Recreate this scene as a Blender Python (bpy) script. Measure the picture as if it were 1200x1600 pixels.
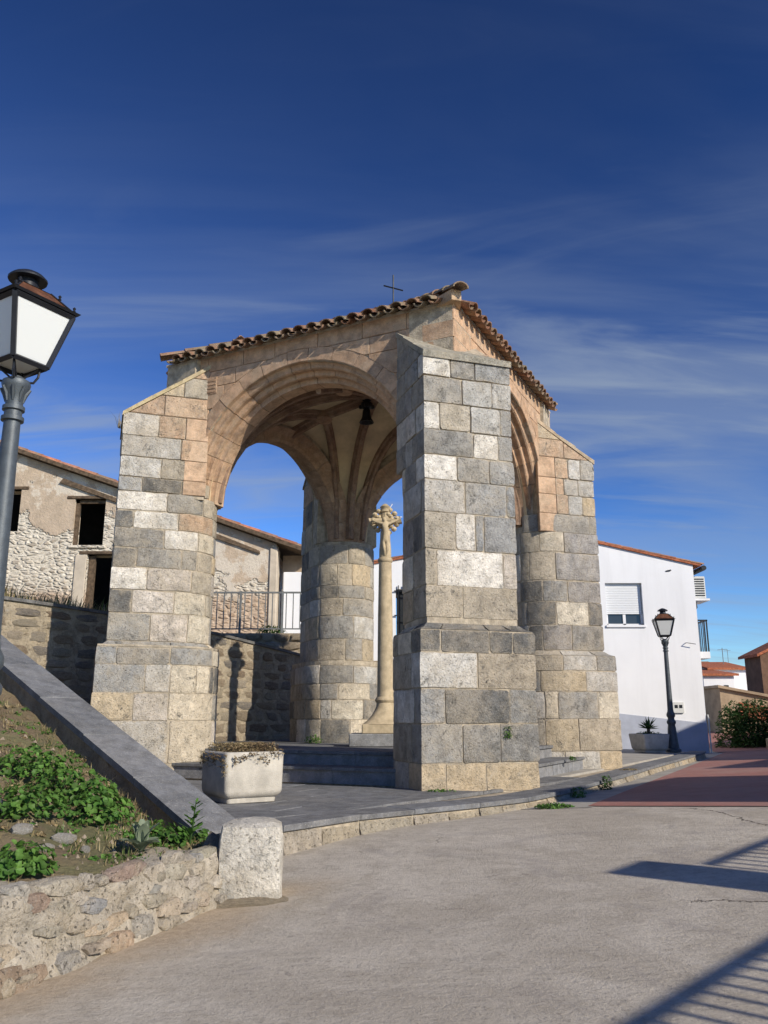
import bpy, math, random
import numpy as np
from mathutils import Vector, Matrix
random.seed(7)
R = math.radians
scene = bpy.context.scene
for o in list(bpy.data.objects): bpy.data.objects.remove(o)
col = scene.collection

# ------------------------------------------------------------------ camera
cd = bpy.data.cameras.new('camera'); cam = bpy.data.objects.new('camera', cd); col.objects.link(cam)
cam.location = (0, 0, 1.6); cam.rotation_euler = (R(90 + 13.79), 0, 0)
cd.sensor_fit = 'VERTICAL'; cd.sensor_height = 36; cd.lens = 1313 / 1600 * 36
cd.clip_start = .05; cd.clip_end = 3000
scene.camera = cam
scene.render.resolution_x = 768; scene.render.resolution_y = 1024

# ------------------------------------------------------------------ sky and sun
SUN_EL = R(27.5); HX, HY = -.72, .69          # horizontal travel of the light
hn = math.hypot(HX, HY); HX /= hn; HY /= hn
world = bpy.data.worlds.new('World'); scene.world = world; world.use_nodes = True
nt = world.node_tree; nt.nodes.clear()
def N(nt, t, **kw):
    n = nt.nodes.new(t)
    for k, v in kw.items():
        if k in n.inputs: n.inputs[k].default_value = v
        else: setattr(n, k, v)
    return n
def mth(nt, op, a, b=None, c=None, clamp=False):
    n = nt.nodes.new('ShaderNodeMath'); n.operation = op; n.use_clamp = clamp
    for i, v in enumerate((a, b, c)):
        if v is None: continue
        if isinstance(v, (int, float)): n.inputs[i].default_value = v
        else: nt.links.new(v, n.inputs[i])
    return n.outputs[0]
def vmth(nt, op, a, b=None):
    n = nt.nodes.new('ShaderNodeVectorMath'); n.operation = op
    for i, v in enumerate((a, b)):
        if v is None: continue
        if isinstance(v, (tuple, list)): n.inputs[i].default_value = v
        else: nt.links.new(v, n.inputs[i])
    return n.outputs[0]
def mixc(nt, fac, a, b, mode='MIX'):
    n = nt.nodes.new('ShaderNodeMix'); n.data_type = 'RGBA'; n.blend_type = mode
    for s, v in ((n.inputs[0], fac), (n.inputs[6], a), (n.inputs[7], b)):
        if isinstance(v, (int, float)): s.default_value = v
        elif isinstance(v, (tuple, list)): s.default_value = tuple(v) + (1,) * (4 - len(v))
        else: nt.links.new(v, s)
    return n.outputs[2]
def ramp(nt, v, lo, hi, a=0., b=1., smooth=True):
    n = nt.nodes.new('ShaderNodeMapRange')
    if smooth: n.interpolation_type = 'SMOOTHSTEP'
    nt.links.new(v, n.inputs[0])
    for i, x in enumerate((lo, hi, a, b)): n.inputs[i + 1].default_value = x
    return n.outputs[0]
def noise(nt, vec, scale, detail=4, rough=.55, dist=0.):
    n = N(nt, 'ShaderNodeTexNoise', Scale=scale, Detail=detail, Roughness=rough, Distortion=dist)
    if vec is not None: nt.links.new(vec, n.inputs['Vector'])
    return n.outputs['Fac']
sky = N(nt, 'ShaderNodeTexSky'); sky.sky_type = 'NISHITA'; sky.sun_disc = False
sky.sun_elevation = SUN_EL; sky.sun_rotation = math.atan2(-HX, -HY)
sky.altitude = 900; sky.air_density = 1.0; sky.dust_density = .3; sky.ozone_density = 3.0
tc = N(nt, 'ShaderNodeTexCoord')
sep = N(nt, 'ShaderNodeSeparateXYZ'); nt.links.new(tc.outputs['Generated'], sep.inputs[0])
den = mth(nt, 'ADD', mth(nt, 'MAXIMUM', sep.outputs[2], 0.0), .22)
cmb = N(nt, 'ShaderNodeCombineXYZ')
nt.links.new(mth(nt, 'DIVIDE', sep.outputs[0], den), cmb.inputs[0]); nt.links.new(mth(nt, 'DIVIDE', sep.outputs[1], den), cmb.inputs[1])
mp = N(nt, 'ShaderNodeMapping'); nt.links.new(cmb.outputs[0], mp.inputs[0])
mp.inputs['Rotation'].default_value = (0, 0, R(-14)); mp.inputs['Scale'].default_value = (.45, 1.5, 1)
n1 = noise(nt, mp.outputs[0], 1.5, 6, .54, .9)
mp2 = N(nt, 'ShaderNodeMapping'); nt.links.new(cmb.outputs[0], mp2.inputs[0])
mp2.inputs['Location'].default_value = (5.3, 4.1, 0); mp2.inputs['Scale'].default_value = (.5, .8, 1)
n2 = noise(nt, mp2.outputs[0], 1.0, 3, .5)
veil = mth(nt, 'MULTIPLY', ramp(nt, n2, .22, .62), ramp(nt, n1, .30, .68))
mp3 = N(nt, 'ShaderNodeMapping'); nt.links.new(cmb.outputs[0], mp3.inputs[0])
mp3.inputs['Location'].default_value = (7.7, 2.2, 0); mp3.inputs['Rotation'].default_value = (0, 0, R(24)); mp3.inputs['Scale'].default_value = (.6, 2.6, 1)
n3 = noise(nt, mp3.outputs[0], 1.8, 6, .55, 1.4)
wisp = mth(nt, 'MULTIPLY', ramp(nt, n3, .47, .76), ramp(nt, n2, .32, .58))
lowz = ramp(nt, sep.outputs[2], .68, .28)
cl = mth(nt, 'ADD', mth(nt, 'MULTIPLY', veil, .42), mth(nt, 'MULTIPLY', wisp, .42))
cl = mth(nt, 'MULTIPLY', cl, mth(nt, 'ADD', mth(nt, 'MULTIPLY', lowz, .92), .08))
gm = N(nt, 'ShaderNodeGamma', Gamma=1.8); nt.links.new(sky.outputs[0], gm.inputs[0])
skyc = mixc(nt, 1.0, gm.outputs[0], (.61, .70, .79), 'MULTIPLY')
skyc = mixc(nt, cl, skyc, (6.2, 7.6, 9.8))
bg = N(nt, 'ShaderNodeBackground', Strength=.05); nt.links.new(skyc, bg.inputs[0])
wo = N(nt, 'ShaderNodeOutputWorld'); nt.links.new(bg.outputs[0], wo.inputs[0])

sd = bpy.data.lights.new('sun', 'SUN'); sd.energy = 5.0; sd.angle = R(.53); sd.color = (1, .905, .76)
sun = bpy.data.objects.new('sun', sd); col.objects.link(sun)
sun.rotation_euler = Vector((HX * math.cos(SUN_EL), HY * math.cos(SUN_EL), -math.sin(SUN_EL))).to_track_quat('-Z', 'Y').to_euler()
sun.location = (20, -20, 20)
vs = scene.view_settings; vs.view_transform = 'Standard'; vs.look = 'None'; vs.exposure = 0; vs.gamma = 1; vs.use_curve_mapping = False
scene.render.engine = 'CYCLES'
scene.cycles.max_bounces = 6; scene.cycles.diffuse_bounces = 3

# ------------------------------------------------------------------ materials
M = {}
def newmat(name):
    m = bpy.data.materials.new(name); m.use_nodes = True; t = m.node_tree; t.nodes.clear()
    out = N(t, 'ShaderNodeOutputMaterial'); b = N(t, 'ShaderNodeBsdfPrincipled')
    t.links.new(b.outputs[0], out.inputs[0]); M[name] = m
    return m, t, b
def setc(t, sock, v):
    if isinstance(v, (tuple, list)): sock.default_value = tuple(v) + (1,)
    else: t.links.new(v, sock)
def bump(t, b, h, strength=.4, dist=.02):
    n = N(t, 'ShaderNodeBump', Strength=strength, Distance=dist); t.links.new(h, n.inputs['Height']); t.links.new(n.outputs[0], b.inputs['Normal'])
def coords(t, rnd=True):
    tc = N(t, 'ShaderNodeTexCoord'); v = tc.outputs['Object']
    if rnd:
        oi = N(t, 'ShaderNodeObjectInfo')
        s = N(t, 'ShaderNodeCombineXYZ')
        for i, k in enumerate((37., 91., 53.)): t.links.new(mth(t, 'MULTIPLY', oi.outputs['Random'], k), s.inputs[i])
        v = vmth(t, 'ADD', v, s.outputs[0])
    return v
def plain(name, c, rough=.8, metal=0., var=.25, scale=6, bmp=.25, bscale=40, bd=.01, spec=.3):
    m, t, b = newmat(name); v = coords(t)
    f = ramp(t, noise(t, v, scale, 6, .65), .3, .7, 1 - var, 1 + var * .6)
    cc = mixc(t, 1., tuple(c), f, 'MULTIPLY') if False else None
    n = N(t, 'ShaderNodeVectorMath'); n.operation = 'SCALE'; n.inputs[0].default_value = c; t.links.new(f, n.inputs['Scale'])
    t.links.new(n.outputs[0], b.inputs['Base Color'])
    b.inputs['Roughness'].default_value = rough; b.inputs['Metallic'].default_value = metal
    b.inputs['Specular IOR Level'].default_value = spec
    if bmp: bump(t, b, noise(t, v, bscale, 5, .6), bmp, bd)
    return m
def objstone(name, smear=(.50, .42, .30), smear_amt=.35, dark=.55, bmp=.6, edge=0., vary=.18, wash=0.):
    # masonry: the block's own colour (object colour) with grain, lichen blotches and mortar smears; weather stains run across joints
    m, t, b = newmat(name); v = coords(t); vw = coords(t, False)
    oi = N(t, 'ShaderNodeObjectInfo')
    g = ramp(t, noise(t, v, 6.5, 9, .74), .30, .70, .64, 1.28)
    n = N(t, 'ShaderNodeVectorMath'); n.operation = 'SCALE'; t.links.new(oi.outputs['Color'], n.inputs[0]); t.links.new(g, n.inputs['Scale'])
    c = n.outputs[0]
    c = mixc(t, mth(t, 'MULTIPLY', ramp(t, noise(t, v, 2.6, 6, .7, 1.0), .45, .62), vary), c, (.36, .335, .285))
    c = mixc(t, mth(t, 'MULTIPLY', ramp(t, noise(t, v, 4.4, 7, .75, .5), .54, .68), vary * 1.3), c, (.64, .61, .55))
    sm = mth(t, 'MULTIPLY', ramp(t, noise(t, v, 2.3, 7, .72, .8), .46, .66), smear_amt)
    c = mixc(t, sm, c, smear)
    if wash:
        st = N(t, 'ShaderNodeMapping'); t.links.new(vw, st.inputs[0]); st.inputs['Scale'].default_value = (1, 1, .55)
        c = mixc(t, mth(t, 'MULTIPLY', ramp(t, noise(t, st.outputs[0], 1.5, 7, .7, .6), .44, .64), wash), c, (.53, .455, .345))
        dk0 = mth(t, 'MULTIPLY', ramp(t, noise(t, st.outputs[0], 1.9, 8, .76, 1.0), .55, .68), .5)
        dk0 = mth(t, 'MULTIPLY', dk0, ramp(t, noise(t, vw, 26, 5, .75), .36, .60, .1, 1))
        c = mixc(t, dk0, c, (.10, .10, .092))
    dk = mth(t, 'MULTIPLY', ramp(t, noise(t, v, 3.2, 8, .78, 1.2), .53, .66), dark)
    dk = mth(t, 'MULTIPLY', dk, ramp(t, noise(t, v, 34, 5, .75), .38, .60, .1, 1))
    c = mixc(t, dk, c, (.085, .085, .078))
    pit = ramp(t, noise(t, v, 48, 5, .7), .585, .67)
    c = mixc(t, mth(t, 'MULTIPLY', pit, .5), c, (.14, .125, .10))
    sp = ramp(t, noise(t, v, 80, 4, .7), .57, .68)
    c = mixc(t, mth(t, 'MULTIPLY', sp, .35), c, (.72, .68, .60))
    h = mth(t, 'ADD', mth(t, 'MULTIPLY', noise(t, v, 8, 9, .74), 1.4), mth(t, 'MULTIPLY', noise(t, v, 50, 5, .7), .7))
    h = mth(t, 'SUBTRACT', h, mth(t, 'MULTIPLY', pit, .5))
    if edge:
        at_ = N(t, 'ShaderNodeAttribute'); at_.attribute_name = 'edge'
        e_ = ramp(t, mth(t, 'ADD', at_.outputs['Fac'], mth(t, 'MULTIPLY', mth(t, 'SUBTRACT', noise(t, v, 7, 7, .75), .5), 3.2)), .25, .95)
        c = mixc(t, mth(t, 'MULTIPLY', e_, edge), c, mixc(t, ramp(t, noise(t, v, 3, 5), .35, .65), (.54, .46, .345), (.40, .35, .275)))
    t.links.new(c, b.inputs['Base Color']); b.inputs['Roughness'].default_value = .94; b.inputs['Specular IOR Level'].default_value = .15
    bump(t, b, h, bmp, .03)
    return m
objstone('stone', edge=.8, bmp=.9, dark=.95, smear_amt=.34, wash=.34)
objstone('sandstone', smear=(.52, .41, .29), smear_amt=.4, dark=.2, bmp=.45, vary=.07)
objstone('rubble', smear=(.46, .39, .285), smear_amt=.8, dark=.55, bmp=1.0)
objstone('slate', smear=(.22, .22, .22), smear_amt=.4, dark=.12, bmp=.25, vary=.10)
objstone('tile', smear=(.24, .21, .14), smear_amt=.75, dark=.6, bmp=.5, vary=.12)
plain('mortar', (.43, .37, .28), .95, var=.35, scale=9, bmp=.7, bscale=45, bd=.02)
plain('dark_iron', (.028, .031, .036), .45, .6, var=.3, bmp=.15, bscale=60)
plain('lamp_iron', (.075, .09, .102), .5, .25, var=.22, scale=14, bmp=.3, bscale=130, bd=.004, spec=.5)
plain('rust_copper', (.17, .075, .042), .55, .35, var=.5, scale=11, bmp=.2)
plain('black_frame', (.022, .024, .03), .42, .2, var=.2, bmp=.08)
plain('vault_plaster', (.62, .51, .33), .95, var=.2, scale=2.5, bmp=.2, bscale=25)
plain('old_wood', (.12, .085, .055), .85, var=.5, scale=12, bmp=.5)
plain('white_paint', (.78, .79, .80), .7, var=.04, bmp=.05)
plain('shutter', (.74, .76, .77), .5, var=.03, bmp=.0)
plain('grey_plastic', (.62, .63, .60), .6, var=.08, bmp=.05)
plain('dark_inside', (.030, .026, .022), .95, var=.3, bmp=0)  # near-black colour stands in for the unlit interior behind the ruin's openings
plain('planter_concrete', (.50, .465, .395), .9, var=.22, scale=5, bmp=.6, bscale=90, bd=.008)
plain('soil', (.17, .125, .08), .97, var=.45, scale=8, bmp=.9, bscale=30, bd=.03)
plain('green_paint', (.06, .20, .10), .4, var=.1, bmp=0)
plain('terracotta', (.40, .135, .065), .9, var=.45, scale=7, bmp=.5, bscale=30)
plain('brown_render', (.16, .095, .06), .95, var=.3, scale=2, bmp=.4, bscale=12)
plain('tan_render', (.36, .27, .18), .95, var=.25, scale=2, bmp=.4, bscale=12)
plain('cream_render', (.55, .48, .38), .95, var=.2, scale=2, bmp=.3, bscale=12)
plain('brick_red', (.36, .13, .07), .92, var=.35, scale=6, bmp=.5, bscale=20)
plain('bark', (.09, .07, .05), .95, var=.4, bmp=.6)
plain('carved_stone', (.47, .385, .255), .9, var=.25, scale=7, bmp=.5, bscale=60)
def glassmat():
    m, t, b = newmat('milk_glass'); v = coords(t)
    b.inputs['Base Color'].default_value = (.86, .88, .86, 1); b.inputs['Roughness'].default_value = .3
    b.inputs['Specular IOR Level'].default_value = .35
    tr = N(t, 'ShaderNodeBsdfTranslucent', Color=(.9, .92, .9, 1)); mx = N(t, 'ShaderNodeMixShader', Fac=.35)
    out = [n for n in t.nodes if n.type == 'OUTPUT_MATERIAL'][0]
    t.links.new(b.outputs[0], mx.inputs[1]); t.links.new(tr.outputs[0], mx.inputs[2]); t.links.new(mx.outputs[0], out.inputs[0])
    m, t, b = newmat('window_glass'); b.inputs['Base Color'].default_value = (.03, .035, .04, 1); b.inputs['Roughness'].default_value = .08
glassmat()
def wallmat():
    m, t, b = newmat('white_render'); v = coords(t, False)
    f = ramp(t, noise(t, v, .7, 6, .6), .3, .7, .95, 1.02)
    st = N(t, 'ShaderNodeMapping'); t.links.new(v, st.inputs[0]); st.inputs['Scale'].default_value = (2.5, 2.5, .25)
    f = mth(t, 'MULTIPLY', f, ramp(t, noise(t, st.outputs[0], 1.2, 5, .6), .45, .75, 1.0, .93))
    n = N(t, 'ShaderNodeVectorMath'); n.operation = 'SCALE'; n.inputs[0].default_value = (.79, .80, .81); t.links.new(f, n.inputs['Scale'])
    t.links.new(n.outputs[0], b.inputs['Base Color']); b.inputs['Roughness'].default_value = .9
    bump(t, b, noise(t, v, 35, 4, .6), .25, .01)
    # ruined render: tan plaster with patches fallen off to pale rubble
    m, t, b = newmat('ruin_wall'); v = coords(t, False)
    sp = N(t, 'ShaderNodeSeparateXYZ'); t.links.new(v, sp.inputs[0])
    rub = N(t, 'ShaderNodeMapping'); t.links.new(v, rub.inputs[0]); rub.inputs['Scale'].default_value = (4.6, 4.6, 10.5)
    wob = N(t, 'ShaderNodeTexNoise', Scale=2.2, Detail=3); t.links.new(v, wob.inputs[0])
    rv = vmth(t, 'ADD', rub.outputs[0], vmth(t, 'MULTIPLY', wob.outputs['Color'], (.9, .9, .9)))
    vo = N(t, 'ShaderNodeTexVoronoi', Scale=1.0, Randomness=.95); vo.feature = 'F1'; t.links.new(rv, vo.inputs['Vector'])
    ve = N(t, 'ShaderNodeTexVoronoi', Scale=1.0, Randomness=.95); ve.feature = 'DISTANCE_TO_EDGE'; t.links.new(rv, ve.inputs['Vector'])
    sc = N(t, 'ShaderNodeSeparateColor'); t.links.new(vo.outputs['Color'], sc.inputs[0])
    stn = mixc(t, sc.outputs[0], (.50, .43, .33), (.74, .685, .575))
    stn = mixc(t, mth(t, 'MULTIPLY', ramp(t, sc.outputs[1], .80, .95), .55), stn, (.26, .21, .16))
    joint = ramp(t, ve.outputs['Distance'], .03, .30)
    stc = mixc(t, joint, (.66, .60, .49), stn)
    gr = ramp(t, noise(t, v, 9, 6, .7), .3, .7, .8, 1.15)
    n = N(t, 'ShaderNodeVectorMath'); n.operation = 'SCALE'; t.links.new(stc, n.inputs[0]); t.links.new(gr, n.inputs['Scale']); stc = n.outputs[0]
    stc = mixc(t, mth(t, 'MULTIPLY', ramp(t, mth(t, 'ADD', sp.outputs[2], mth(t, 'MULTIPLY', noise(t, v, 1.5, 4), .8)), 5.75, 5.35), .5), stc, (.40, .22, .11))
    pl = ramp(t, noise(t, v, 3.5, 6, .6), .3, .7, .85, 1.08)
    n = N(t, 'ShaderNodeVectorMath'); n.operation = 'SCALE'; n.inputs[0].default_value = (.50, .40, .295); t.links.new(pl, n.inputs['Scale']); plc = n.outputs[0]
    wh = ramp(t, noise(t, v, .9, 8, .7), .50, .56); plc = mixc(t, mth(t, 'MULTIPLY', wh, .6), plc, (.70, .655, .56))
    keep = mth(t, 'ADD', mth(t, 'MULTIPLY', noise(t, v, .55, 7, .6), 3.2), mth(t, 'MULTIPLY', mth(t, 'SUBTRACT', mth(t, 'ADD', sp.outputs[2], mth(t, 'MULTIPLY', sp.outputs[0], .28)), 4.2), .42))
    keep = ramp(t, keep, 1.84, 1.92)
    c = mixc(t, keep, stc, plc)
    t.links.new(c, b.inputs['Base Color']); b.inputs['Roughness'].default_value = .95
    h = mth(t, 'ADD', mth(t, 'MULTIPLY', mth(t, 'MULTIPLY', joint, ramp(t, sc.outputs[2], 0, 1, .4, 1)), mth(t, 'SUBTRACT', 1., keep)), mth(t, 'MULTIPLY', keep, 1.25))
    h = mth(t, 'ADD', h, mth(t, 'MULTIPLY', noise(t, v, 14, 5, .7), .5))
    bump(t, b, h, .8, .07)
    # road concrete
    m, t, b = newmat('road_concrete'); v = coords(t, False)
    big = noise(t, v, .8, 9, .72, .8); mid = noise(t, v, 3.2, 9, .78); fine = noise(t, v, 55, 5, .75); grit = noise(t, v, 22, 6, .75)
    c = mixc(t, ramp(t, big, .38, .62), (.46, .412, .34), (.57, .52, .44))
    c = mixc(t, mth(t, 'MULTIPLY', ramp(t, mid, .46, .62), .6), c, (.38, .335, .27))
    stk = N(t, 'ShaderNodeMapping'); t.links.new(v, stk.inputs[0]); stk.inputs['Rotation'].default_value = (0, 0, R(-38)); stk.inputs['Scale'].default_value = (9, 30, 6)
    broom = noise(t, stk.outputs[0], 1.0, 6, .8, .5)
    stk2 = N(t, 'ShaderNodeMapping'); t.links.new(v, stk2.inputs[0]); stk2.inputs['Rotation'].default_value = (0, 0, R(-30)); stk2.inputs['Scale'].default_value = (.5, 3.0, 1)
    tr = noise(t, stk2.outputs[0], 1.0, 7, .7, .6)
    c = mixc(t, mth(t, 'MULTIPLY', ramp(t, tr, .52, .68), .45), c, (.60, .545, .455))
    c = mixc(t, mth(t, 'MULTIPLY', ramp(t, broom, .50, .64), .42), c, (.31, .28, .235))
    c = mixc(t, mth(t, 'MULTIPLY', ramp(t, grit, .54, .66), .32), c, (.26, .235, .20))
    c = mixc(t, mth(t, 'MULTIPLY', ramp(t, grit, .44, .34), .25), c, (.64, .595, .52))
    c = mixc(t, mth(t, 'MULTIPLY', ramp(t, fine, .54, .66), .48), c, (.20, .18, .15))
    c = mixc(t, mth(t, 'MULTIPLY', ramp(t, noise(t, v, 85, 3, .65), .58, .70), .45), c, (.66, .61, .53))
    c = mixc(t, mth(t, 'MULTIPLY', ramp(t, noise(t, v, .9, 6, .6, 1.5), .54, .66), .38), c, (.30, .27, .25))
    c = mixc(t, mth(t, 'MULTIPLY', ramp(t, noise(t, v, 5.5, 5, .6, .6), .64, .72), .45), c, (.24, .21, .18))
    # earth washed out along the foot of the low wall
    px_ = N(t, 'ShaderNodeSeparateXYZ'); t.links.new(v, px_.inputs[0])
    dw = mth(t, 'ADD', mth(t, 'MULTIPLY', mth(t, 'ADD', px_.outputs[0], .98), .912), mth(t, 'MULTIPLY', mth(t, 'SUBTRACT', px_.outputs[1], 5.2), -.41))
    dw = mth(t, 'ADD', dw, mth(t, 'MULTIPLY', mth(t, 'SUBTRACT', noise(t, v, 1.8, 7, .7), .5), -.9))
    dirt = mth(t, 'MULTIPLY', ramp(t, dw, .62, .08), ramp(t, px_.outputs[1], 5.9, 5.4))
    c = mixc(t, mth(t, 'MULTIPLY', dirt, .8), c, mixc(t, ramp(t, grit, .4, .6), (.50, .395, .275), (.40, .31, .21)))
    # thin cracks along cell borders, only here and there
    cw = N(t, 'ShaderNodeTexNoise', Scale=1.4, Detail=6, Roughness=.7); t.links.new(v, cw.inputs[0])
    cv = vmth(t, 'ADD', v, vmth(t, 'MULTIPLY', cw.outputs['Color'], (.55, .55, 0)))
    ve = N(t, 'ShaderNodeTexVoronoi', Scale=.33); ve.feature = 'DISTANCE_TO_EDGE'; ve.voronoi_dimensions = '2D'; t.links.new(cv, ve.inputs['Vector'])
    crack = mth(t, 'MULTIPLY', ramp(t, ve.outputs['Distance'], .0035, .0012), ramp(t, noise(t, v, .45, 2), .50, .56))
    c = mixc(t, mth(t, 'MULTIPLY', crack, .8), c, (.07, .06, .05))
    t.links.new(c, b.inputs['Base Color']); b.inputs['Roughness'].default_value = .93; b.inputs['Specular IOR Level'].default_value = .25
    h = mth(t, 'ADD', mth(t, 'MULTIPLY', broom, .6), mth(t, 'MULTIPLY', mth(t, 'ADD', fine, grit), .6)); h = mth(t, 'SUBTRACT', h, mth(t, 'MULTIPLY', crack, 2.))
    bump(t, b, h, .8, .016)
    # smooth cement strip
    plain('cement_strip', (.36, .34, .30), .92, var=.2, scale=3, bmp=.35, bscale=60)
    # red clay pavers
    m, t, b = newmat('red_paver'); v = coords(t, False)
    mpp = N(t, 'ShaderNodeMapping'); t.links.new(v, mpp.inputs[0]); mpp.inputs['Rotation'].default_value = (0, 0, R(-28))
    br = N(t, 'ShaderNodeTexBrick', Scale=1.0); t.links.new(mpp.outputs[0], br.inputs['Vector'])
    br.inputs['Brick Width'].default_value = .21; br.inputs['Row Height'].default_value = .105; br.inputs['Mortar Size'].default_value = .005
    br.inputs['Color1'].default_value = (.30, .125, .10, 1); br.inputs['Color2'].default_value = (.36, .16, .13, 1); br.inputs['Mortar'].default_value = (.20, .13, .11, 1)
    c = mixc(t, mth(t, 'MULTIPLY', ramp(t, noise(t, v, .7, 6, .6), .4, .7), .5), br.outputs['Color'], (.37, .24, .20))
    t.links.new(c, b.inputs['Base Color']); b.inputs['Roughness'].default_value = .85
    bump(t, b, mth(t, 'SUBTRACT', noise(t, v, 60, 3), mth(t, 'MULTIPLY', br.outputs['Fac'], 1.0)), .4, .01)
    # dry grassy earth
    m, t, b = newmat('earth'); v = coords(t, False)
    c = mixc(t, ramp(t, noise(t, v, 2.2, 6, .65), .35, .65), (.19, .135, .08), (.29, .23, .13))
    c = mixc(t, mth(t, 'MULTIPLY', ramp(t, noise(t, v, 1.1, 5, .6), .48, .62), .6), c, (.10, .12, .04))
    t.links.new(c, b.inputs['Base Color']); b.inputs['Roughness'].default_value = .97
    bump(t, b, noise(t, v, 22, 6, .7), .9, .05)
wallmat()
def leafmat(name, a, bcol, scale=2.5, trans=.3):
    m, t, b = newmat(name); v = coords(t, False)
    g = N(t, 'ShaderNodeNewGeometry')
    c = mixc(t, ramp(t, noise(t, v, scale, 4, .6), .35, .65), a, bcol)
    rp = ramp(t, g.outputs['Random Per Island'], 0, 1, .6, 1.35, False)
    n = N(t, 'ShaderNodeVectorMath'); n.operation = 'SCALE'; t.links.new(c, n.inputs[0]); t.links.new(rp, n.inputs['Scale'])
    t.links.new(n.outputs[0], b.inputs['Base Color']); b.inputs['Roughness'].default_value = .55; b.inputs['Specular IOR Level'].default_value = .3
    tr = N(t, 'ShaderNodeBsdfTranslucent'); t.links.new(n.outputs[0], tr.inputs[0]); mx = N(t, 'ShaderNodeMixShader', Fac=trans)
    out = [k for k in t.nodes if k.type == 'OUTPUT_MATERIAL'][0]
    t.links.new(b.outputs[0], mx.inputs[1]); t.links.new(tr.outputs[0], mx.inputs[2]); t.links.new(mx.outputs[0], out.inputs[0])
leafmat('leaf_green', (.06, .15, .025), (.12, .23, .045), scale=6)
leafmat('leaf_dark', (.030, .075, .018), (.06, .12, .03))
leafmat('leaf_pale', (.15, .20, .13), (.22, .27, .18))
leafmat('leaf_dry', (.23, .17, .09), (.33, .26, .14), trans=.15)
leafmat('leaf_brown', (.13, .085, .045), (.25, .19, .10), trans=.1)
leafmat('grass_dry', (.24, .19, .095), (.34, .28, .15), trans=.2)
leafmat('grass_green', (.07, .13, .03), (.13, .18, .05), trans=.25)

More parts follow.
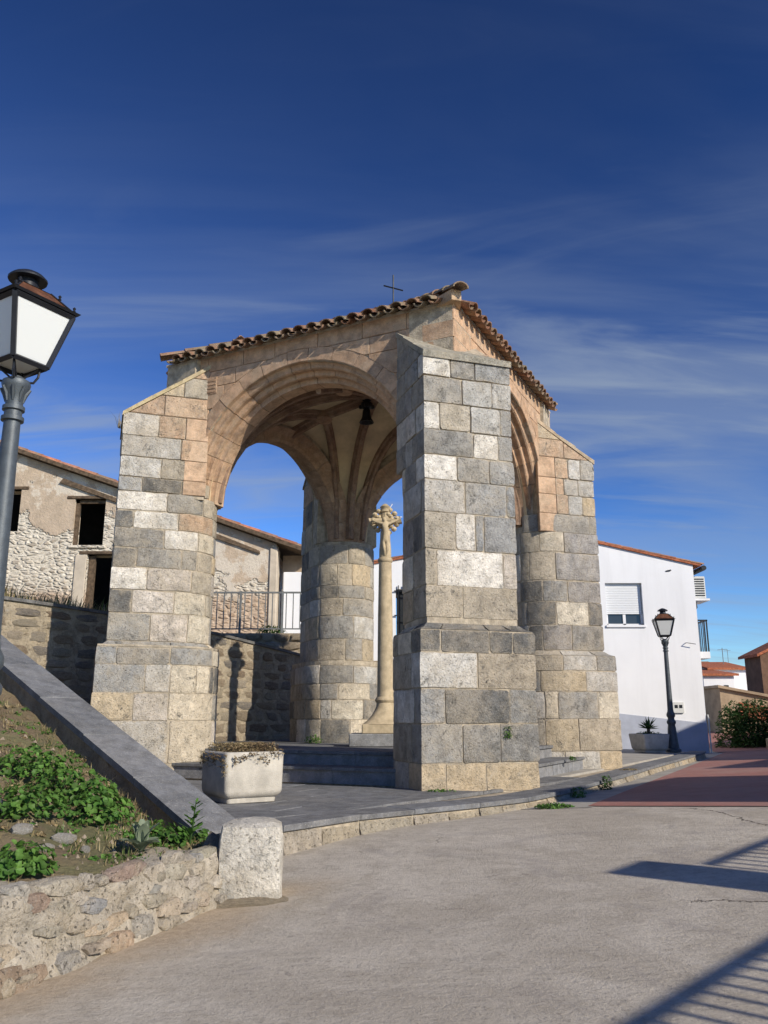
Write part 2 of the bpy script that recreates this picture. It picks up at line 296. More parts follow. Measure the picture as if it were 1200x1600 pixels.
# ------------------------------------------------------------------ mesh helpers
class MB:
    def __init__(s): s.v = []; s.f = []
    def add(s, vs, fs):
        n = len(s.v); s.v += [tuple(map(float, p)) for p in vs]; s.f += [tuple(i + n for i in f) for f in fs]; return s
    def box(s, x0, x1, y0, y1, z0, z1):
        return s.add([(x0, y0, z0), (x1, y0, z0), (x1, y1, z0), (x0, y1, z0), (x0, y0, z1), (x1, y0, z1), (x1, y1, z1), (x0, y1, z1)],
                     [(0, 3, 2, 1), (4, 5, 6, 7), (0, 1, 5, 4), (1, 2, 6, 5), (2, 3, 7, 6), (3, 0, 4, 7)])
    def cbox(s, x0, x1, y0, y1, z0, z1, c=.01):
        # chamfered box
        X, Y, Z = (x0, x1), (y0, y1), (z0, z1); V = []; idx = {}
        for i in (0, 1):
            for j in (0, 1):
                for k in (0, 1):
                    sx, sy, sz = (1 if i == 0 else -1), (1 if j == 0 else -1), (1 if k == 0 else -1)
                    for a, p in enumerate(((X[i], Y[j] + sy * c, Z[k] + sz * c), (X[i] + sx * c, Y[j], Z[k] + sz * c), (X[i] + sx * c, Y[j] + sy * c, Z[k]))):
                        idx[(i, j, k, a)] = len(V); V.append(p)
        g = lambda i, j, k, a: idx[(i, j, k, a)]
        Fs = []
        for i in (0, 1): Fs.append([g(i, 0, 0, 0), g(i, 1, 0, 0), g(i, 1, 1, 0), g(i, 0, 1, 0)])
        for j in (0, 1): Fs.append([g(0, j, 0, 1), g(1, j, 0, 1), g(1, j, 1, 1), g(0, j, 1, 1)])
        for k in (0, 1): Fs.append([g(0, 0, k, 2), g(1, 0, k, 2), g(1, 1, k, 2), g(0, 1, k, 2)])
        for i in (0, 1):
            for j in (0, 1): Fs.append([g(i, j, 0, 0), g(i, j, 1, 0), g(i, j, 1, 1), g(i, j, 0, 1)])
            for k in (0, 1): Fs.append([g(i, 0, k, 0), g(i, 1, k, 0), g(i, 1, k, 2), g(i, 0, k, 2)])
        for j in (0, 1):
            for k in (0, 1): Fs.append([g(0, j, k, 1), g(1, j, k, 1), g(1, j, k, 2), g(0, j, k, 2)])
        for i in (0, 1):
            for j in (0, 1):
                for k in (0, 1): Fs.append([g(i, j, k, 0), g(i, j, k, 1), g(i, j, k, 2)])
        return s.add(V, Fs)
    def prism(s, poly, z0, z1):
        # poly: xy list, z0/z1 numbers or per-vertex lists
        n = len(poly); a = z0 if isinstance(z0, (list, tuple)) else [z0] * n; b = z1 if isinstance(z1, (list, tuple)) else [z1] * n
        return s.add([(p[0], p[1], a[i]) for i, p in enumerate(poly)] + [(p[0], p[1], b[i]) for i, p in enumerate(poly)],
                     [tuple(range(n))[::-1], tuple(range(n, 2 * n))] + [(i, (i + 1) % n, n + (i + 1) % n, n + i) for i in range(n)])
    def hexa(s, lo, hi):
        n = len(lo)
        return s.add(list(lo) + list(hi), [tuple(range(n))[::-1], tuple(range(n, 2 * n))] + [(i, (i + 1) % n, n + (i + 1) % n, n + i) for i in range(n)])
    def tube(s, pts, r, n=8, caps=True):
        pts = [Vector(p) for p in pts]; rs = r if isinstance(r, (list, tuple)) else [r] * len(pts)
        V = []; Fs = []; t0 = (pts[1] - pts[0]).normalized(); up = Vector((0, 0, 1)) if abs(t0.z) < .9 else Vector((1, 0, 0))
        u = t0.cross(up).normalized()
        for i, p in enumerate(pts):
            t = (pts[min(i + 1, len(pts) - 1)] - pts[max(i - 1, 0)]).normalized()
            u = (u - t * u.dot(t)).normalized(); w = t.cross(u)
            for k in range(n):
                a = 2 * math.pi * k / n; V.append(p + (u * math.cos(a) + w * math.sin(a)) * rs[i])
        for i in range(len(pts) - 1):
            for k in range(n): Fs.append((i * n + k, i * n + (k + 1) % n, (i + 1) * n + (k + 1) % n, (i + 1) * n + k))
        if caps: Fs += [tuple(range(n))[::-1], tuple(range((len(pts) - 1) * n, len(pts) * n))]
        return s.add(V, Fs)
    def lathe(s, prof, c=(0, 0, 0), n=20):
        V = []; Fs = []
        for r, z in prof:
            for k in range(n):
                a = 2 * math.pi * k / n; V.append((c[0] + r * math.cos(a), c[1] + r * math.sin(a), c[2] + z))
        m = len(prof)
        for i in range(m - 1):
            for k in range(n): Fs.append((i * n + k, i * n + (k + 1) % n, (i + 1) * n + (k + 1) % n, (i + 1) * n + k))
        Fs += [tuple(range(n))[::-1], tuple(range((m - 1) * n, m * n))]
        return s.add(V, Fs)
    def grid(s, fn, nu, nv):
        V = [fn(i / nu, j / nv) for i in range(nu + 1) for j in range(nv + 1)]
        return s.add(V, [(i * (nv + 1) + j, (i + 1) * (nv + 1) + j, (i + 1) * (nv + 1) + j + 1, i * (nv + 1) + j + 1) for i in range(nu) for j in range(nv)])
    def mesh(s, name):
        me = bpy.data.meshes.new(name); me.from_pydata(s.v, [], s.f); me.validate(); me.update()
        import bmesh
        b = bmesh.new(); b.from_mesh(me); bmesh.ops.recalc_face_normals(b, faces=b.faces); b.to_mesh(me); b.free()
        return me
    def raw(s, name):
        me = bpy.data.meshes.new(name); me.from_pydata(s.v, [], s.f); me.update(); return me
    def build(s, name, mat, parent=None, color=None, smooth=None, raw=False):
        me = s.raw(name) if raw else s.mesh(name)
        return obj(name, me, mat, parent, color, smooth)
def shade(me, ang=35):
    me.polygons.foreach_set('use_smooth', [True] * len(me.polygons))
    try: me.set_sharp_from_angle(angle=R(ang))
    except Exception: pass
def obj(name, me, mat, parent=None, color=None, smooth=None):
    o = bpy.data.objects.new(name, me); col.objects.link(o)
    if mat and not me.materials: me.materials.append(M[mat])
    if smooth: shade(me, smooth)
    if color: o.color = (*color, 1)
    if parent is not None: attach(o, parent)
    return o
BASE = {}
def attach(o, parent):
    o.parent = parent
    o.matrix_parent_inverse = Matrix.Translation(-Vector(BASE.get(parent.name, (0, 0, 0))))
def thing(name, loc, label, cat, group=None):
    e = bpy.data.objects.new(name, None); col.objects.link(e); e.location = loc; e.empty_display_size = .2
    BASE[e.name] = tuple(loc); return tag(e, label, cat, group)
def tag(o, label, cat, group=None):
    o['label'] = label; o['category'] = cat
    if group: o['group'] = group
    return o
def struct(o): o['kind'] = 'structure'; return o
def stuff(o): o['kind'] = 'stuff'; return o
def jit(c, a=.08, b=.04):
    k = 1 + random.uniform(-a, a); w_ = random.uniform(-b, b) * .8; return tuple(max(.01, x * k * (1 + q * w_)) for x, q in zip(c, (1, .1, -1)))
V2 = lambda *a: np.array(a, float)
def clip(poly, p, n):
    # keep the side where (q-p).n <= 0
    out = []
    for i in range(len(poly)):
        a, b = poly[i], poly[(i + 1) % len(poly)]; da = np.dot(a - p, n); db = np.dot(b - p, n)
        if da <= 0: out.append(a)
        if da * db < 0: out.append(a + (b - a) * (da / (da - db)))
    return out
def area(poly): return abs(sum(poly[i][0] * poly[(i + 1) % len(poly)][1] - poly[(i + 1) % len(poly)][0] * poly[i][1] for i in range(len(poly)))) / 2
def inset(poly, g):
    c = sum(poly) / len(poly); w = max(p[0] for p in poly) - min(p[0] for p in poly); h = max(p[1] for p in poly) - min(p[1] for p in poly)
    k = V2(max(.3, 1 - 2 * g / max(w, .02)), max(.3, 1 - 2 * g / max(h, .02)))
    return [c + (p - c) * k for p in poly]
def panel(poly, org, du, nrm, thick, gap=.006, ch=.012, proud=0.):
    # a block whose front outline is `poly` in (along, z) on the vertical plane org + along*du, facing nrm
    a = inset(poly, gap); b = inset(a, ch)
    P = lambda q, d: (org[0] + du[0] * q[0] + nrm[0] * d, org[1] + du[1] * q[0] + nrm[1] * d, q[1])
    n = len(poly); V = [P(q, -thick) for q in a] + [P(q, proud - ch) for q in a] + [P(q, proud + random.uniform(-.003, .003)) for q in b]
    Fs = [tuple(range(n))[::-1], tuple(range(2 * n, 3 * n))]
    for k in (0, 1): Fs += [(k * n + i, k * n + (i + 1) % n, (k + 1) * n + (i + 1) % n, (k + 1) * n + i) for i in range(n)]
    return MB().add(V, Fs)
def slab(poly, z0, z1, gap=.004, ch=.006):
    a = inset(poly, gap); b = inset(a, ch); n = len(poly)
    V = [(q[0], q[1], z0) for q in a] + [(q[0], q[1], z1 - ch) for q in a] + [(q[0], q[1], z1) for q in b]
    Fs = [tuple(range(n))[::-1], tuple(range(2 * n, 3 * n))]
    for k in (0, 1): Fs += [(k * n + i, k * n + (i + 1) % n, (k + 1) * n + (i + 1) % n, (k + 1) * n + i) for i in range(n)]
    return MB().add(V, Fs)

# ------------------------------------------------------------------ plan of the place
def gz(x, y):
    # height of the road
    xx = min(max(x, -8), 14); z = .70 + .05 * (xx - .2)
    if y < 7.6: z += .03 * (y - 7.6)
    elif y < 26: z -= .03 * (y - 7.6)
    else: z += -.03 * 18.4 + .036 * (min(y, 90) - 26)
    if y > 90: z += .05 * (min(y, 400) - 90)
    return z
P0 = V2(.94003, 10.39415); eL = V2(-.89587, .44432); eR = V2(.44432, .89587); eu = V2(.31929, -.94766); ev = V2(.94766, .31929)
PL = P0 + 4.94 * eL; PR = P0 + 4.78 * eR; PB = V2(-.90, 16.22)
ZL, ZM, ZU = .83, 1.005, 1.18        # lower pavement, middle step, upper floor

# ---- ground sheet
xs = sorted(set([-600, -300, -150, -80, -50] + list(np.arange(-30, 31, .6)) + [-8, 14, 40, 60, 100, 200, 400, 600]))
ys = sorted(set([-80, -40, -20] + list(np.arange(-10, 32, .6)) + list(range(32, 100, 4)) + [7.6, 26, 90, 120, 160, 220, 300, 400, 700, 1200]))
mb = MB()
random.seed(1)
mb.add([(x, y, gz(x, y)) for x in xs for y in ys],
       [(i * len(ys) + j, (i + 1) * len(ys) + j, (i + 1) * len(ys) + j + 1, i * len(ys) + j + 1) for i in range(len(xs) - 1) for j in range(len(ys) - 1)])
struct(mb.build('road', 'road_concrete', smooth=30))
def draped(name, mat, poly, lift, step=.5):
    # a sheet that follows the road, cut to a convex outline
    poly = [V2(*p) for p in poly]; c = sum(poly) / len(poly); mb = MB()
    x0, x1 = min(p[0] for p in poly), max(p[0] for p in poly); y0, y1 = min(p[1] for p in poly), max(p[1] for p in poly)
    x = x0
    while x < x1:
        y = y0
        while y < y1:
            q = [V2(x, y), V2(x + step, y), V2(x + step, y + step), V2(x, y + step)]
            for i in range(len(poly)):
                a, b = poly[i], poly[(i + 1) % len(poly)]; n = V2(b[1] - a[1], a[0] - b[0])
                if np.dot(c - a, n) > 0: n = -n
                q = clip(q, a, n)
                if len(q) < 3: break
            if len(q) >= 3: mb.add([(p[0], p[1], gz(p[0], p[1]) + lift) for p in q], [tuple(range(len(q)))])
            y += step
        x += step
    me = mb.mesh(name); return struct(obj(name, me, mat))
draped('cement_strip', 'cement_strip', [(1.35, 8.75), (2.0, 8.55), (9.6, 24.6), (5.0, 19.0)], .004)
draped('red_pavement', 'red_paver', [(2.0, 8.7), (9.6, 24.6), (13.5, 30), (26, 30), (26, -2), (15, -1.3)], .008, .6)
draped('far_street', 'red_paver', [(9.45, 24.7), (15, 24.7), (28, 70), (22, 70)], .012, 1.2)

# ---- lower pavement with kerb
KERB = [V2(-1.12, 6.32), V2(-.76, 6.58), V2(-.21, 7.32), V2(.25, 7.74), V2(.88, 8.30), V2(1.42, 8.86), V2(1.90, 9.62), V2(2.35, 10.45), V2(3.42, 12.5), V2(4.62, 14.9), V2(5.86, 17.3), V2(7.4, 20.3), V2(7.75, 21.1)]
core = KERB + [V2(7.2, 22.5), V2(4, 24.5), V2(-2, 22), V2(-6.6, 13.4), V2(-5.0, 9.8), V2(-2.6, 7.6)]
o = struct(MB().prism([tuple(p) for p in core], .3, ZL - .045).build('lower_pavement', 'mortar'))
pav = o
def inpoly(p, poly):
    c = False
    for i in range(len(poly)):
        a, b = poly[i], poly[i - 1]
        if (a[1] > p[1]) != (b[1] > p[1]) and p[0] < (b[0] - a[0]) * (p[1] - a[1]) / (b[1] - a[1]) + a[0]: c = not c
    return c
SLATE = (.155, .160, .168)
random.seed(5)
# edge slabs following the kerb
nrm_in = []
for i in range(len(KERB) - 1):
    a, b = KERB[i], KERB[i + 1]; d = (b - a) / np.linalg.norm(b - a); nrm_in.append(V2(-d[1], d[0]))
vin = [nrm_in[0]] + [((nrm_in[i] + nrm_in[i + 1]) / np.linalg.norm(nrm_in[i] + nrm_in[i + 1])) for i in range(len(nrm_in) - 1)] + [nrm_in[-1]]
for i in range(len(KERB) - 1):
    a, b = KERB[i], KERB[i + 1]; L = np.linalg.norm(b - a); n = max(1, round(L / .85))
    for k in range(n):
        f0, f1 = k / n, (k + 1) / n
        A, B = a + (b - a) * f0, a + (b - a) * f1; va, vb = vin[i] * (1 - f0) + vin[i + 1] * f0, vin[i] * (1 - f1) + vin[i + 1] * f1
        poly = [A - va * .03, B - vb * .03, B + vb * .34, A + va * .34]
        slab(poly, ZL - .04, ZL + random.uniform(-.003, .003), .003, .005).build('paving_slab', 'slate', pav, jit(SLATE, .1, .03))
# field slabs, rows parallel to the left steps
for r in range(-6, 12):
    off = 0.45 * (r % 2)
    for c in range(-8, 9):
        o0 = P0 - eR * .62 - eR * (.45 * r) ; s0 = c * .9 + off
        poly = [o0 + eL * s0, o0 + eL * (s0 + .9), o0 + eL * (s0 + .9) - eR * .45, o0 + eL * s0 - eR * .45]
        ctr = sum(poly) / 4
        for i in range(len(KERB) - 1):
            q = KERB[i] + vin[i] * .345
            poly = clip(poly, q, -nrm_in[i]) if len(poly) >= 3 and ctr[1] < 16 and i < 10 else poly
        if len(poly) < 3 or area(poly) < .01 or ctr[1] > 14.5: continue
        if r >= 0 or (ctr[0] > 1.2): slab(poly, ZL - .04, ZL - .006 + random.uniform(-.002, .002), .003, .005).build('paving_slab', 'slate', pav, jit(SLATE, .1, .03))
MB().prism([tuple(p) for p in [V2(1.9, 11.2), V2(3.6, 14.2), V2(7.2, 20.8), V2(7.0, 22.3), V2(4, 24.4), V2(2.6, 16)]], ZL - .046, ZL - .012).build('pavement_bed', 'cement_strip', pav)
# kerb stones
random.seed(9)
KC = [(.44, .365, .26), (.40, .345, .26), (.47, .41, .32), (.36, .30, .215), (.38, .345, .29)]
for i in range(1, len(KERB) - 1):
    a, b = KERB[i], KERB[i + 1]; L = np.linalg.norm(b - a); n = max(1, round(L / .48)); cuts = [0] + [(k + random.uniform(-.25, .25)) / n for k in range(1, n)] + [1]
    for k in range(n):
        A, B = a + (b - a) * cuts[k], a + (b - a) * cuts[k + 1]; d = nrm_in[i]; pr = random.uniform(-.012, .018)
        lo = min(gz(*A), gz(*B)) - .06; hi = ZL - .042 - random.uniform(0, .012)
        g = (B - A) / np.linalg.norm(B - A) * .008
        rows = []
        for z, ex in ((lo, .035), (lo + .08, .03), ((lo + hi) / 2 + .03, .015), (hi - .02, .012), (hi, 0)):
            rows.append([(p[0], p[1], z) for p in (A + g - d * (ex + pr + random.uniform(-.006, .006)), (A + B) / 2 - d * (ex + pr + random.uniform(-.008, .008)), B - g - d * (ex + pr + random.uniform(-.006, .006)), B - g + d * .12, A + g + d * .12)])
        mb = MB(); V = [p for r_ in rows for p in r_]; m = 5
        Fs = [(j * m + q, j * m + (q + 1) % m, (j + 1) * m + (q + 1) % m, (j + 1) * m + q) for j in range(4) for q in range(m)] + [tuple(range(20, 25))]
        mb.add(V, Fs).build('kerb_stone', 'rubble', pav, jit(random.choice(KC), .12, .05), smooth=40)

# ---- steps and upper floor
floorpoly = lambda off: [P0 + eL * .3 + eR * off, P0 + eL * 4.7 + eR * off]
up = struct(MB().prism([tuple(p) for p in [P0 + eL * .2 + eR * .28, P0 + eL * 5.3 + eR * .28, V2(-6.0, 12.4), V2(-1.2, 19.0), PR + eL * .8 + eR * 1.2, PR + eL * .03 + eR * .2, P0 + eR * .4 + eL * .03]], .6, ZU - .002).build('upper_floor', 'slate', color=SLATE))
random.seed(11)
def steps(name, org, du, inn, offs, rng):
    st = struct(MB().prism([tuple(p) for p in [org + du * rng[0] + inn * (offs[0] + .04), org + du * rng[1] + inn * (offs[0] + .04), org + du * rng[1] + inn * 1.2, org + du * rng[0] + inn * 1.2]], .6, ZM - .04).build(name, 'mortar'))
    for lev, (off, z0, z1) in enumerate(((offs[0], ZL, ZM), (offs[1], ZM, ZU))):
        s = rng[0]; k = 0
        while s < rng[1] - .01:
            e = min(rng[1], s + random.uniform(.75, 1.15)); e = rng[1] if rng[1] - e < .3 else e
            c = jit((.20, .205, .215), .1, .03)
            # riser plate and tread slab with a small nosing
            A = org + du * s + inn * off; B = org + du * e + inn * off
            slab([A, B, B + inn * .045, A + inn * .045], z0 - .02, z1 - .038, .002, .003).build('riser', 'slate', st, jit((.22, .225, .235), .08, .02))
            depth = .5 if lev == 0 else .42
            slab([A - inn * .03, B - inn * .03, B + inn * depth, A + inn * depth], z1 - .036, z1 + (.0 if lev == 0 else .004), .002, .004).build('tread', 'slate', st, jit(SLATE, .1, .03))
            s = e
    return st
steps('front_steps', P0, eL, eR, (-.22, .25), (.72, 4.9))
steps('side_steps', P0, eR, eL, (-.42, .0), (.5, 4.2))

# ------------------------------------------------------------------ the stone canopy
can = thing('stone_canopy', (-.2, 13.4, ZL), 'open stone canopy on four buttressed piers with tiled hip roof', 'canopy')
SC = dict(w=(.735, .705, .64), l=(.53, .505, .455), g=(.305, .294, .27), d=(.15, .148, .14), b=(.325, .325, .315), t=(.45, .395, .31), y=(.53, .43, .29),
          c=(.68, .605, .475), p=(.62, .555, .48), o=(.52, .36, .24), v=(.34, .32, .30))
W, C0 = .598, .30
PIERS = dict(F=(P0, eu, .388, W), L=(PL, -ev, .61, W), R=(PR, ev, .46, W), B=(PB, -eu, .5, W + .01))
NA = 8
def foot(k, grow):
    c, dr, e, w = PIERS[k]; sdv = V2(-dr[1], dr[0]); r = w + grow; cen = c - C0 * dr; pts = []
    for i in range(NA + 1):
        a = math.pi / 2 * i / NA; pts.append(cen - dr * r * math.cos(a) - sdv * r * math.sin(a))
    pts += [c + dr * (e + grow) - sdv * r, c + dr * (e + grow) + sdv * r]
    for i in range(NA + 1):
        a = math.pi / 2 * (1 - i / NA); pts.append(cen - dr * r * math.cos(a) + sdv * r * math.sin(a))
    return np.array(pts)
def cum(P): return np.concatenate([[0], np.cumsum(np.linalg.norm(P[1:] - P[:-1], axis=1))])
def at(P, t):
    i = min(int(t), len(P) - 2); return P[i] + (P[i + 1] - P[i]) * (t - i)
# visible courses read off the building: (bottom, top, joints along the outline, stone kinds)
TB = {
'F': [(5.8, 6.1, [1.634, 1.99, 2.332, 2.83], 'wgb'), (5.45, 5.8, [1.634, 2.145, 2.563, 2.83], 'gll'), (5.09, 5.45, [1.634, 1.832, 2.254, 2.672, 2.83], 'wtlb'),
      (4.76, 5.09, [1.634, 2.289, 2.635, 2.83], 'gwb'), (4.44, 4.76, [1.634, 2.055, 2.496, 2.83], 'wgb'), (4.03, 4.44, [1.634, 2.155, 2.722, 2.83], 'lbb'),
      (3.57, 4.03, [1.634, 2.017, 2.286, 2.401, 2.83], 'twbb'), (3.13, 3.57, [1.634, 1.76, 2.645, 2.83], 'twp'), (2.75, 3.13, [1.634, 2.094, 2.83], 'tt')],
'Fp': [(2.34, 2.69, [1.95, 2.209, 2.832, 3.139, 3.41], 'dddd'), (1.93, 2.34, [1.95, 2.67, 3.41], 'wt'), (1.54, 1.93, [1.95, 2.253, 3.065, 3.41], 'bdg'),
       (1.11, 1.54, [1.95, 2.462, 2.933, 3.41], 'ggg'), (.80, 1.11, [1.95, 2.247, 2.742, 3.41], 'yyy')],
'L': [(5.7, 6.05, [3.02, 3.551, 3.95], 'lo'), (5.37, 5.7, [3.02, 3.898, 4.1], 'lo'), (5.06, 5.37, [3.02, 3.621, 4.115, 4.3], 'lto'), (4.84, 5.06, [3.02, 3.363, 3.946, 4.42], 'bdt'),
      (4.55, 4.84, [3.02, 3.741, 4.304, 4.6], 'wgt'), (4.29, 4.55, [3.02, 3.283, 3.918, 4.55], 'dwo'), (4.0, 4.29, [3.02, 3.73, 4.246, 4.62], 'gwc'), (3.71, 4.0, [3.02, 3.364, 4.0, 4.25, 4.6], 'dggt'),
      (3.38, 3.71, [3.02, 3.526, 4.164, 4.6], 'wpt'), (3.06, 3.38, [3.02, 3.338, 3.929, 4.46, 4.66], 'dpct'), (2.66, 3.06, [3.02, 3.612, 4.141, 4.62], 'gpc')],
'Lp': [(2.33, 2.66, [3.64, 3.906, 4.629, 5.35], 'bgb'), (1.94, 2.33, [3.64, 4.306, 4.649, 5.036, 5.30, 5.42], 'blccd'), (1.57, 1.94, [3.64, 4.17, 4.644, 5.42], 'ypc'), (1.0, 1.57, [3.64, 4.68, 5.42], 'lc')],
'R': [(5.65, 6.02, [.941, 1.2, 1.44, 1.70], 'owl'), (5.35, 5.65, [.941, 1.10, 1.382, 1.70], 'oll'), (5.01, 5.35, [.941, 1.172, 1.45, 1.70], 'oly'), (4.69, 5.01, [.302, .826, 1.554, 1.70], 'ggg'),
      (4.34, 4.69, [.259, .607, 1.043, 1.70], 'tcv'), (3.86, 4.34, [.243, .41, .865, 1.70], 'ttv'), (3.5, 3.86, [.222, .628, 1.07, 1.70], 'dgv'), (3.11, 3.5, [.227, .335, .835, 1.45, 1.70], 'gdcd'), (2.69, 3.11, [.357, .594, 1.105, 1.70], 'dvg')],
'Rp': [(2.35, 2.69, [.50, 1.044, 1.678, 2.03], 'tlg'), (2.02, 2.35, [.50, .656, 1.457, 2.03], 'dyl'), (1.59, 2.02, [.50, .717, .927, 1.651, 2.03], 'lcgc'), (1.09, 1.59, [.50, .706, 1.265, 2.03], 'tyt'), (.80, 1.09, [.55, 1.0, 1.634, 2.03], 'lly')],
'B': [(4.38, 4.74, [4.077, 4.666, 5.03, 5.433], 'gtg'), (3.98, 4.38, [4.096, 4.468, 4.743, 5.206, 5.483], 'ttyl'), (3.74, 3.98, [4.111, 4.494, 5.037, 5.487], 'dgt'), (3.42, 3.74, [4.123, 4.574, 5.314, 5.49], 'tgl'),
      (3.01, 3.42, [4.104, 4.79, 5.494], 'gl'), (2.61, 3.01, [4.122, 4.63, 4.973, 5.499], 'tgy')],
'Bp': [(2.2, 2.61, [5.052, 5.677, 6.27, 6.42], 'gll'), (1.92, 2.2, [5.063, 5.407, 6.03, 6.42], 'gcg'), (1.58, 1.92, [5.073, 5.284, 5.88, 6.30, 6.425], 'lcdc'), (1.0, 1.58, [5.084, 5.623, 6.12, 6.43], 'dcy')]}
def course_block(k, grow, t0, t1, z0, z1, proud, batter=0.):
    # one stone: a slice of the pier's outline between two joints
    PO = {g: foot(k, g) for g in (grow - .07, grow - .014, grow + proud)}
    idx = len(PO[grow + proud]) - 1
    wrap = lambda P, t: at(P, t % idx)
    ts = [t0] + [float(i) for i in range(math.ceil(t0 + 1e-6), math.floor(t1 - 1e-6) + 1)] + [t1]
    lens = cum(PO[grow + proud]); sl = lambda t: lens[int(t % idx)] + (t % idx - int(t % idx)) * (lens[int(t % idx) + 1] - lens[int(t % idx)])
    def sh(t, d):
        u = t % idx; i = int(u); L = max(.02, lens[i + 1] - lens[i]); return t + d / L
    eps = .0; ch = .007; wd = .034
    a0, a1 = sh(t0, eps), sh(t1 - 1e-9, -eps); b0, b1 = sh(t0, ch), sh(t1 - 1e-9, -ch); c0, c1 = sh(t0, wd), sh(t1 - 1e-9, -wd)
    mids = [t for t in ts[1:-1] if c0 + .004 < t < c1 - .004]
    base_ = [c0] + mids + [c1] if c1 - c0 > .01 else [(b0 + b1) / 2]; inn = []
    for q in range(len(base_) - 1):
        inn.append(base_[q]); i_ = int(((base_[q] + base_[q + 1]) / 2) % idx); dl = lens[i_ + 1] - lens[i_]; ln = (base_[q + 1] - base_[q]) * dl; m_ = int(ln / .13)
        for r_ in range(1, m_): inn.append(base_[q] + (base_[q + 1] - base_[q]) * (r_ + random.uniform(-.2, .2)) / m_)
    inn.append(base_[-1])
    tt = [a0, b0] + inn + [b1, a1]
    hz_ = z1 - z0; nm = max(1, int(hz_ / .15)); zz = [z0 + .002, z0 + ch, z0 + wd] + [z0 + hz_ * (q + random.uniform(-.15, .15)) / nm for q in range(1, nm)] + [z1 - wd, z1 - ch, z1 - .002]; V = []; n = len(tt); nz = len(zz); EDGE = []
    dz = [random.uniform(-.010, .010) for _ in range(4)]
    wl = [max(-.001, random.gauss(0, .004)) for _ in range(n)]; wh_ = [max(-.001, random.gauss(0, .004)) for _ in range(n)]; vl = [max(-.001, random.gauss(0, .004)) for _ in range(nz)]; vr = [max(-.001, random.gauss(0, .004)) for _ in range(nz)]
    rc_ = [max(0, random.uniform(-.012, .016)) for _ in range(4)]
    for j, z in enumerate(zz):
        for i, t in enumerate(tt):
            edge = j in (0, nz - 1) or i in (0, n - 1); near = j in (1, nz - 2) or i in (1, n - 2)
            g = grow - .013 if edge else (grow + proud * .5 + random.uniform(-.005, .001) if near else grow + proud + random.uniform(-.004, .004))
            # wander of the joint and rounded corners
            du_ = 0.; dv_ = 0.
            fi = 1 - min(1, abs(z - z0) / .05); fj = 1 - min(1, abs(z1 - z) / .05)
            if i <= 1: du_ += vl[j] + (rc_[0] * fi + rc_[2] * fj)
            if i >= n - 2: du_ -= vr[j] + (rc_[1] * fi + rc_[3] * fj)
            if j <= 1: dv_ += wl[i] + (rc_[0] if i <= 1 else rc_[1] if i >= n - 2 else 0)
            if j >= nz - 2: dv_ -= wh_[i] + (rc_[2] if i <= 1 else rc_[3] if i >= n - 2 else 0)
            p = wrap(foot(k, g), sh(t, du_) if du_ else t)
            f = i / (n - 1); zj = z + dv_ + (dz[0] * (1 - f) + dz[1] * f) * (1 - j / (nz - 1)) + (dz[2] * (1 - f) + dz[3] * f) * (j / (nz - 1))
            V.append((p[0], p[1], zj)); EDGE.append(1. if edge else (.6 if near else 0.))
    Fs = [(j * n + i, j * n + i + 1, (j + 1) * n + i + 1, (j + 1) * n + i) for j in range(nz - 1) for i in range(n - 1)]
    ring = [(0, i) for i in range(n)] + [(j, n - 1) for j in range(1, nz)] + [(nz - 1, i) for i in range(n - 2, -1, -1)] + [(j, 0) for j in range(nz - 2, 0, -1)]
    base = len(V)
    for j, i in ring:
        p = wrap(PO[grow - .07], tt[i]); V.append((p[0], p[1], V[j * n + i][2])); EDGE.append(1.)
    m = len(ring)
    for q in range(m):
        j, i = ring[q]; j2, i2 = ring[(q + 1) % m]; Fs.append((j * n + i, base + q, base + (q + 1) % m, j2 * n + i2))
    return MB().add(V, Fs), EDGE
def block_obj(name, mb_edge, mat, parent, color):
    mb, ed = mb_edge; o = mb.build(name, mat, parent, color, smooth=32)
    at_ = o.data.attributes.new('edge', 'FLOAT', 'POINT'); at_.data.foreach_set('value', ed); return o
def s2t(lens, s):
    tot = lens[-1]; w = math.floor(s / tot); s -= w * tot
    i = int(np.searchsorted(lens, s, 'right') - 1); i = min(i, len(lens) - 2)
    return w * (len(lens) - 1) + i + (s - lens[i]) / (lens[i + 1] - lens[i])
random.seed(21)
RANDK = 'llgwtctcdbvpyt'
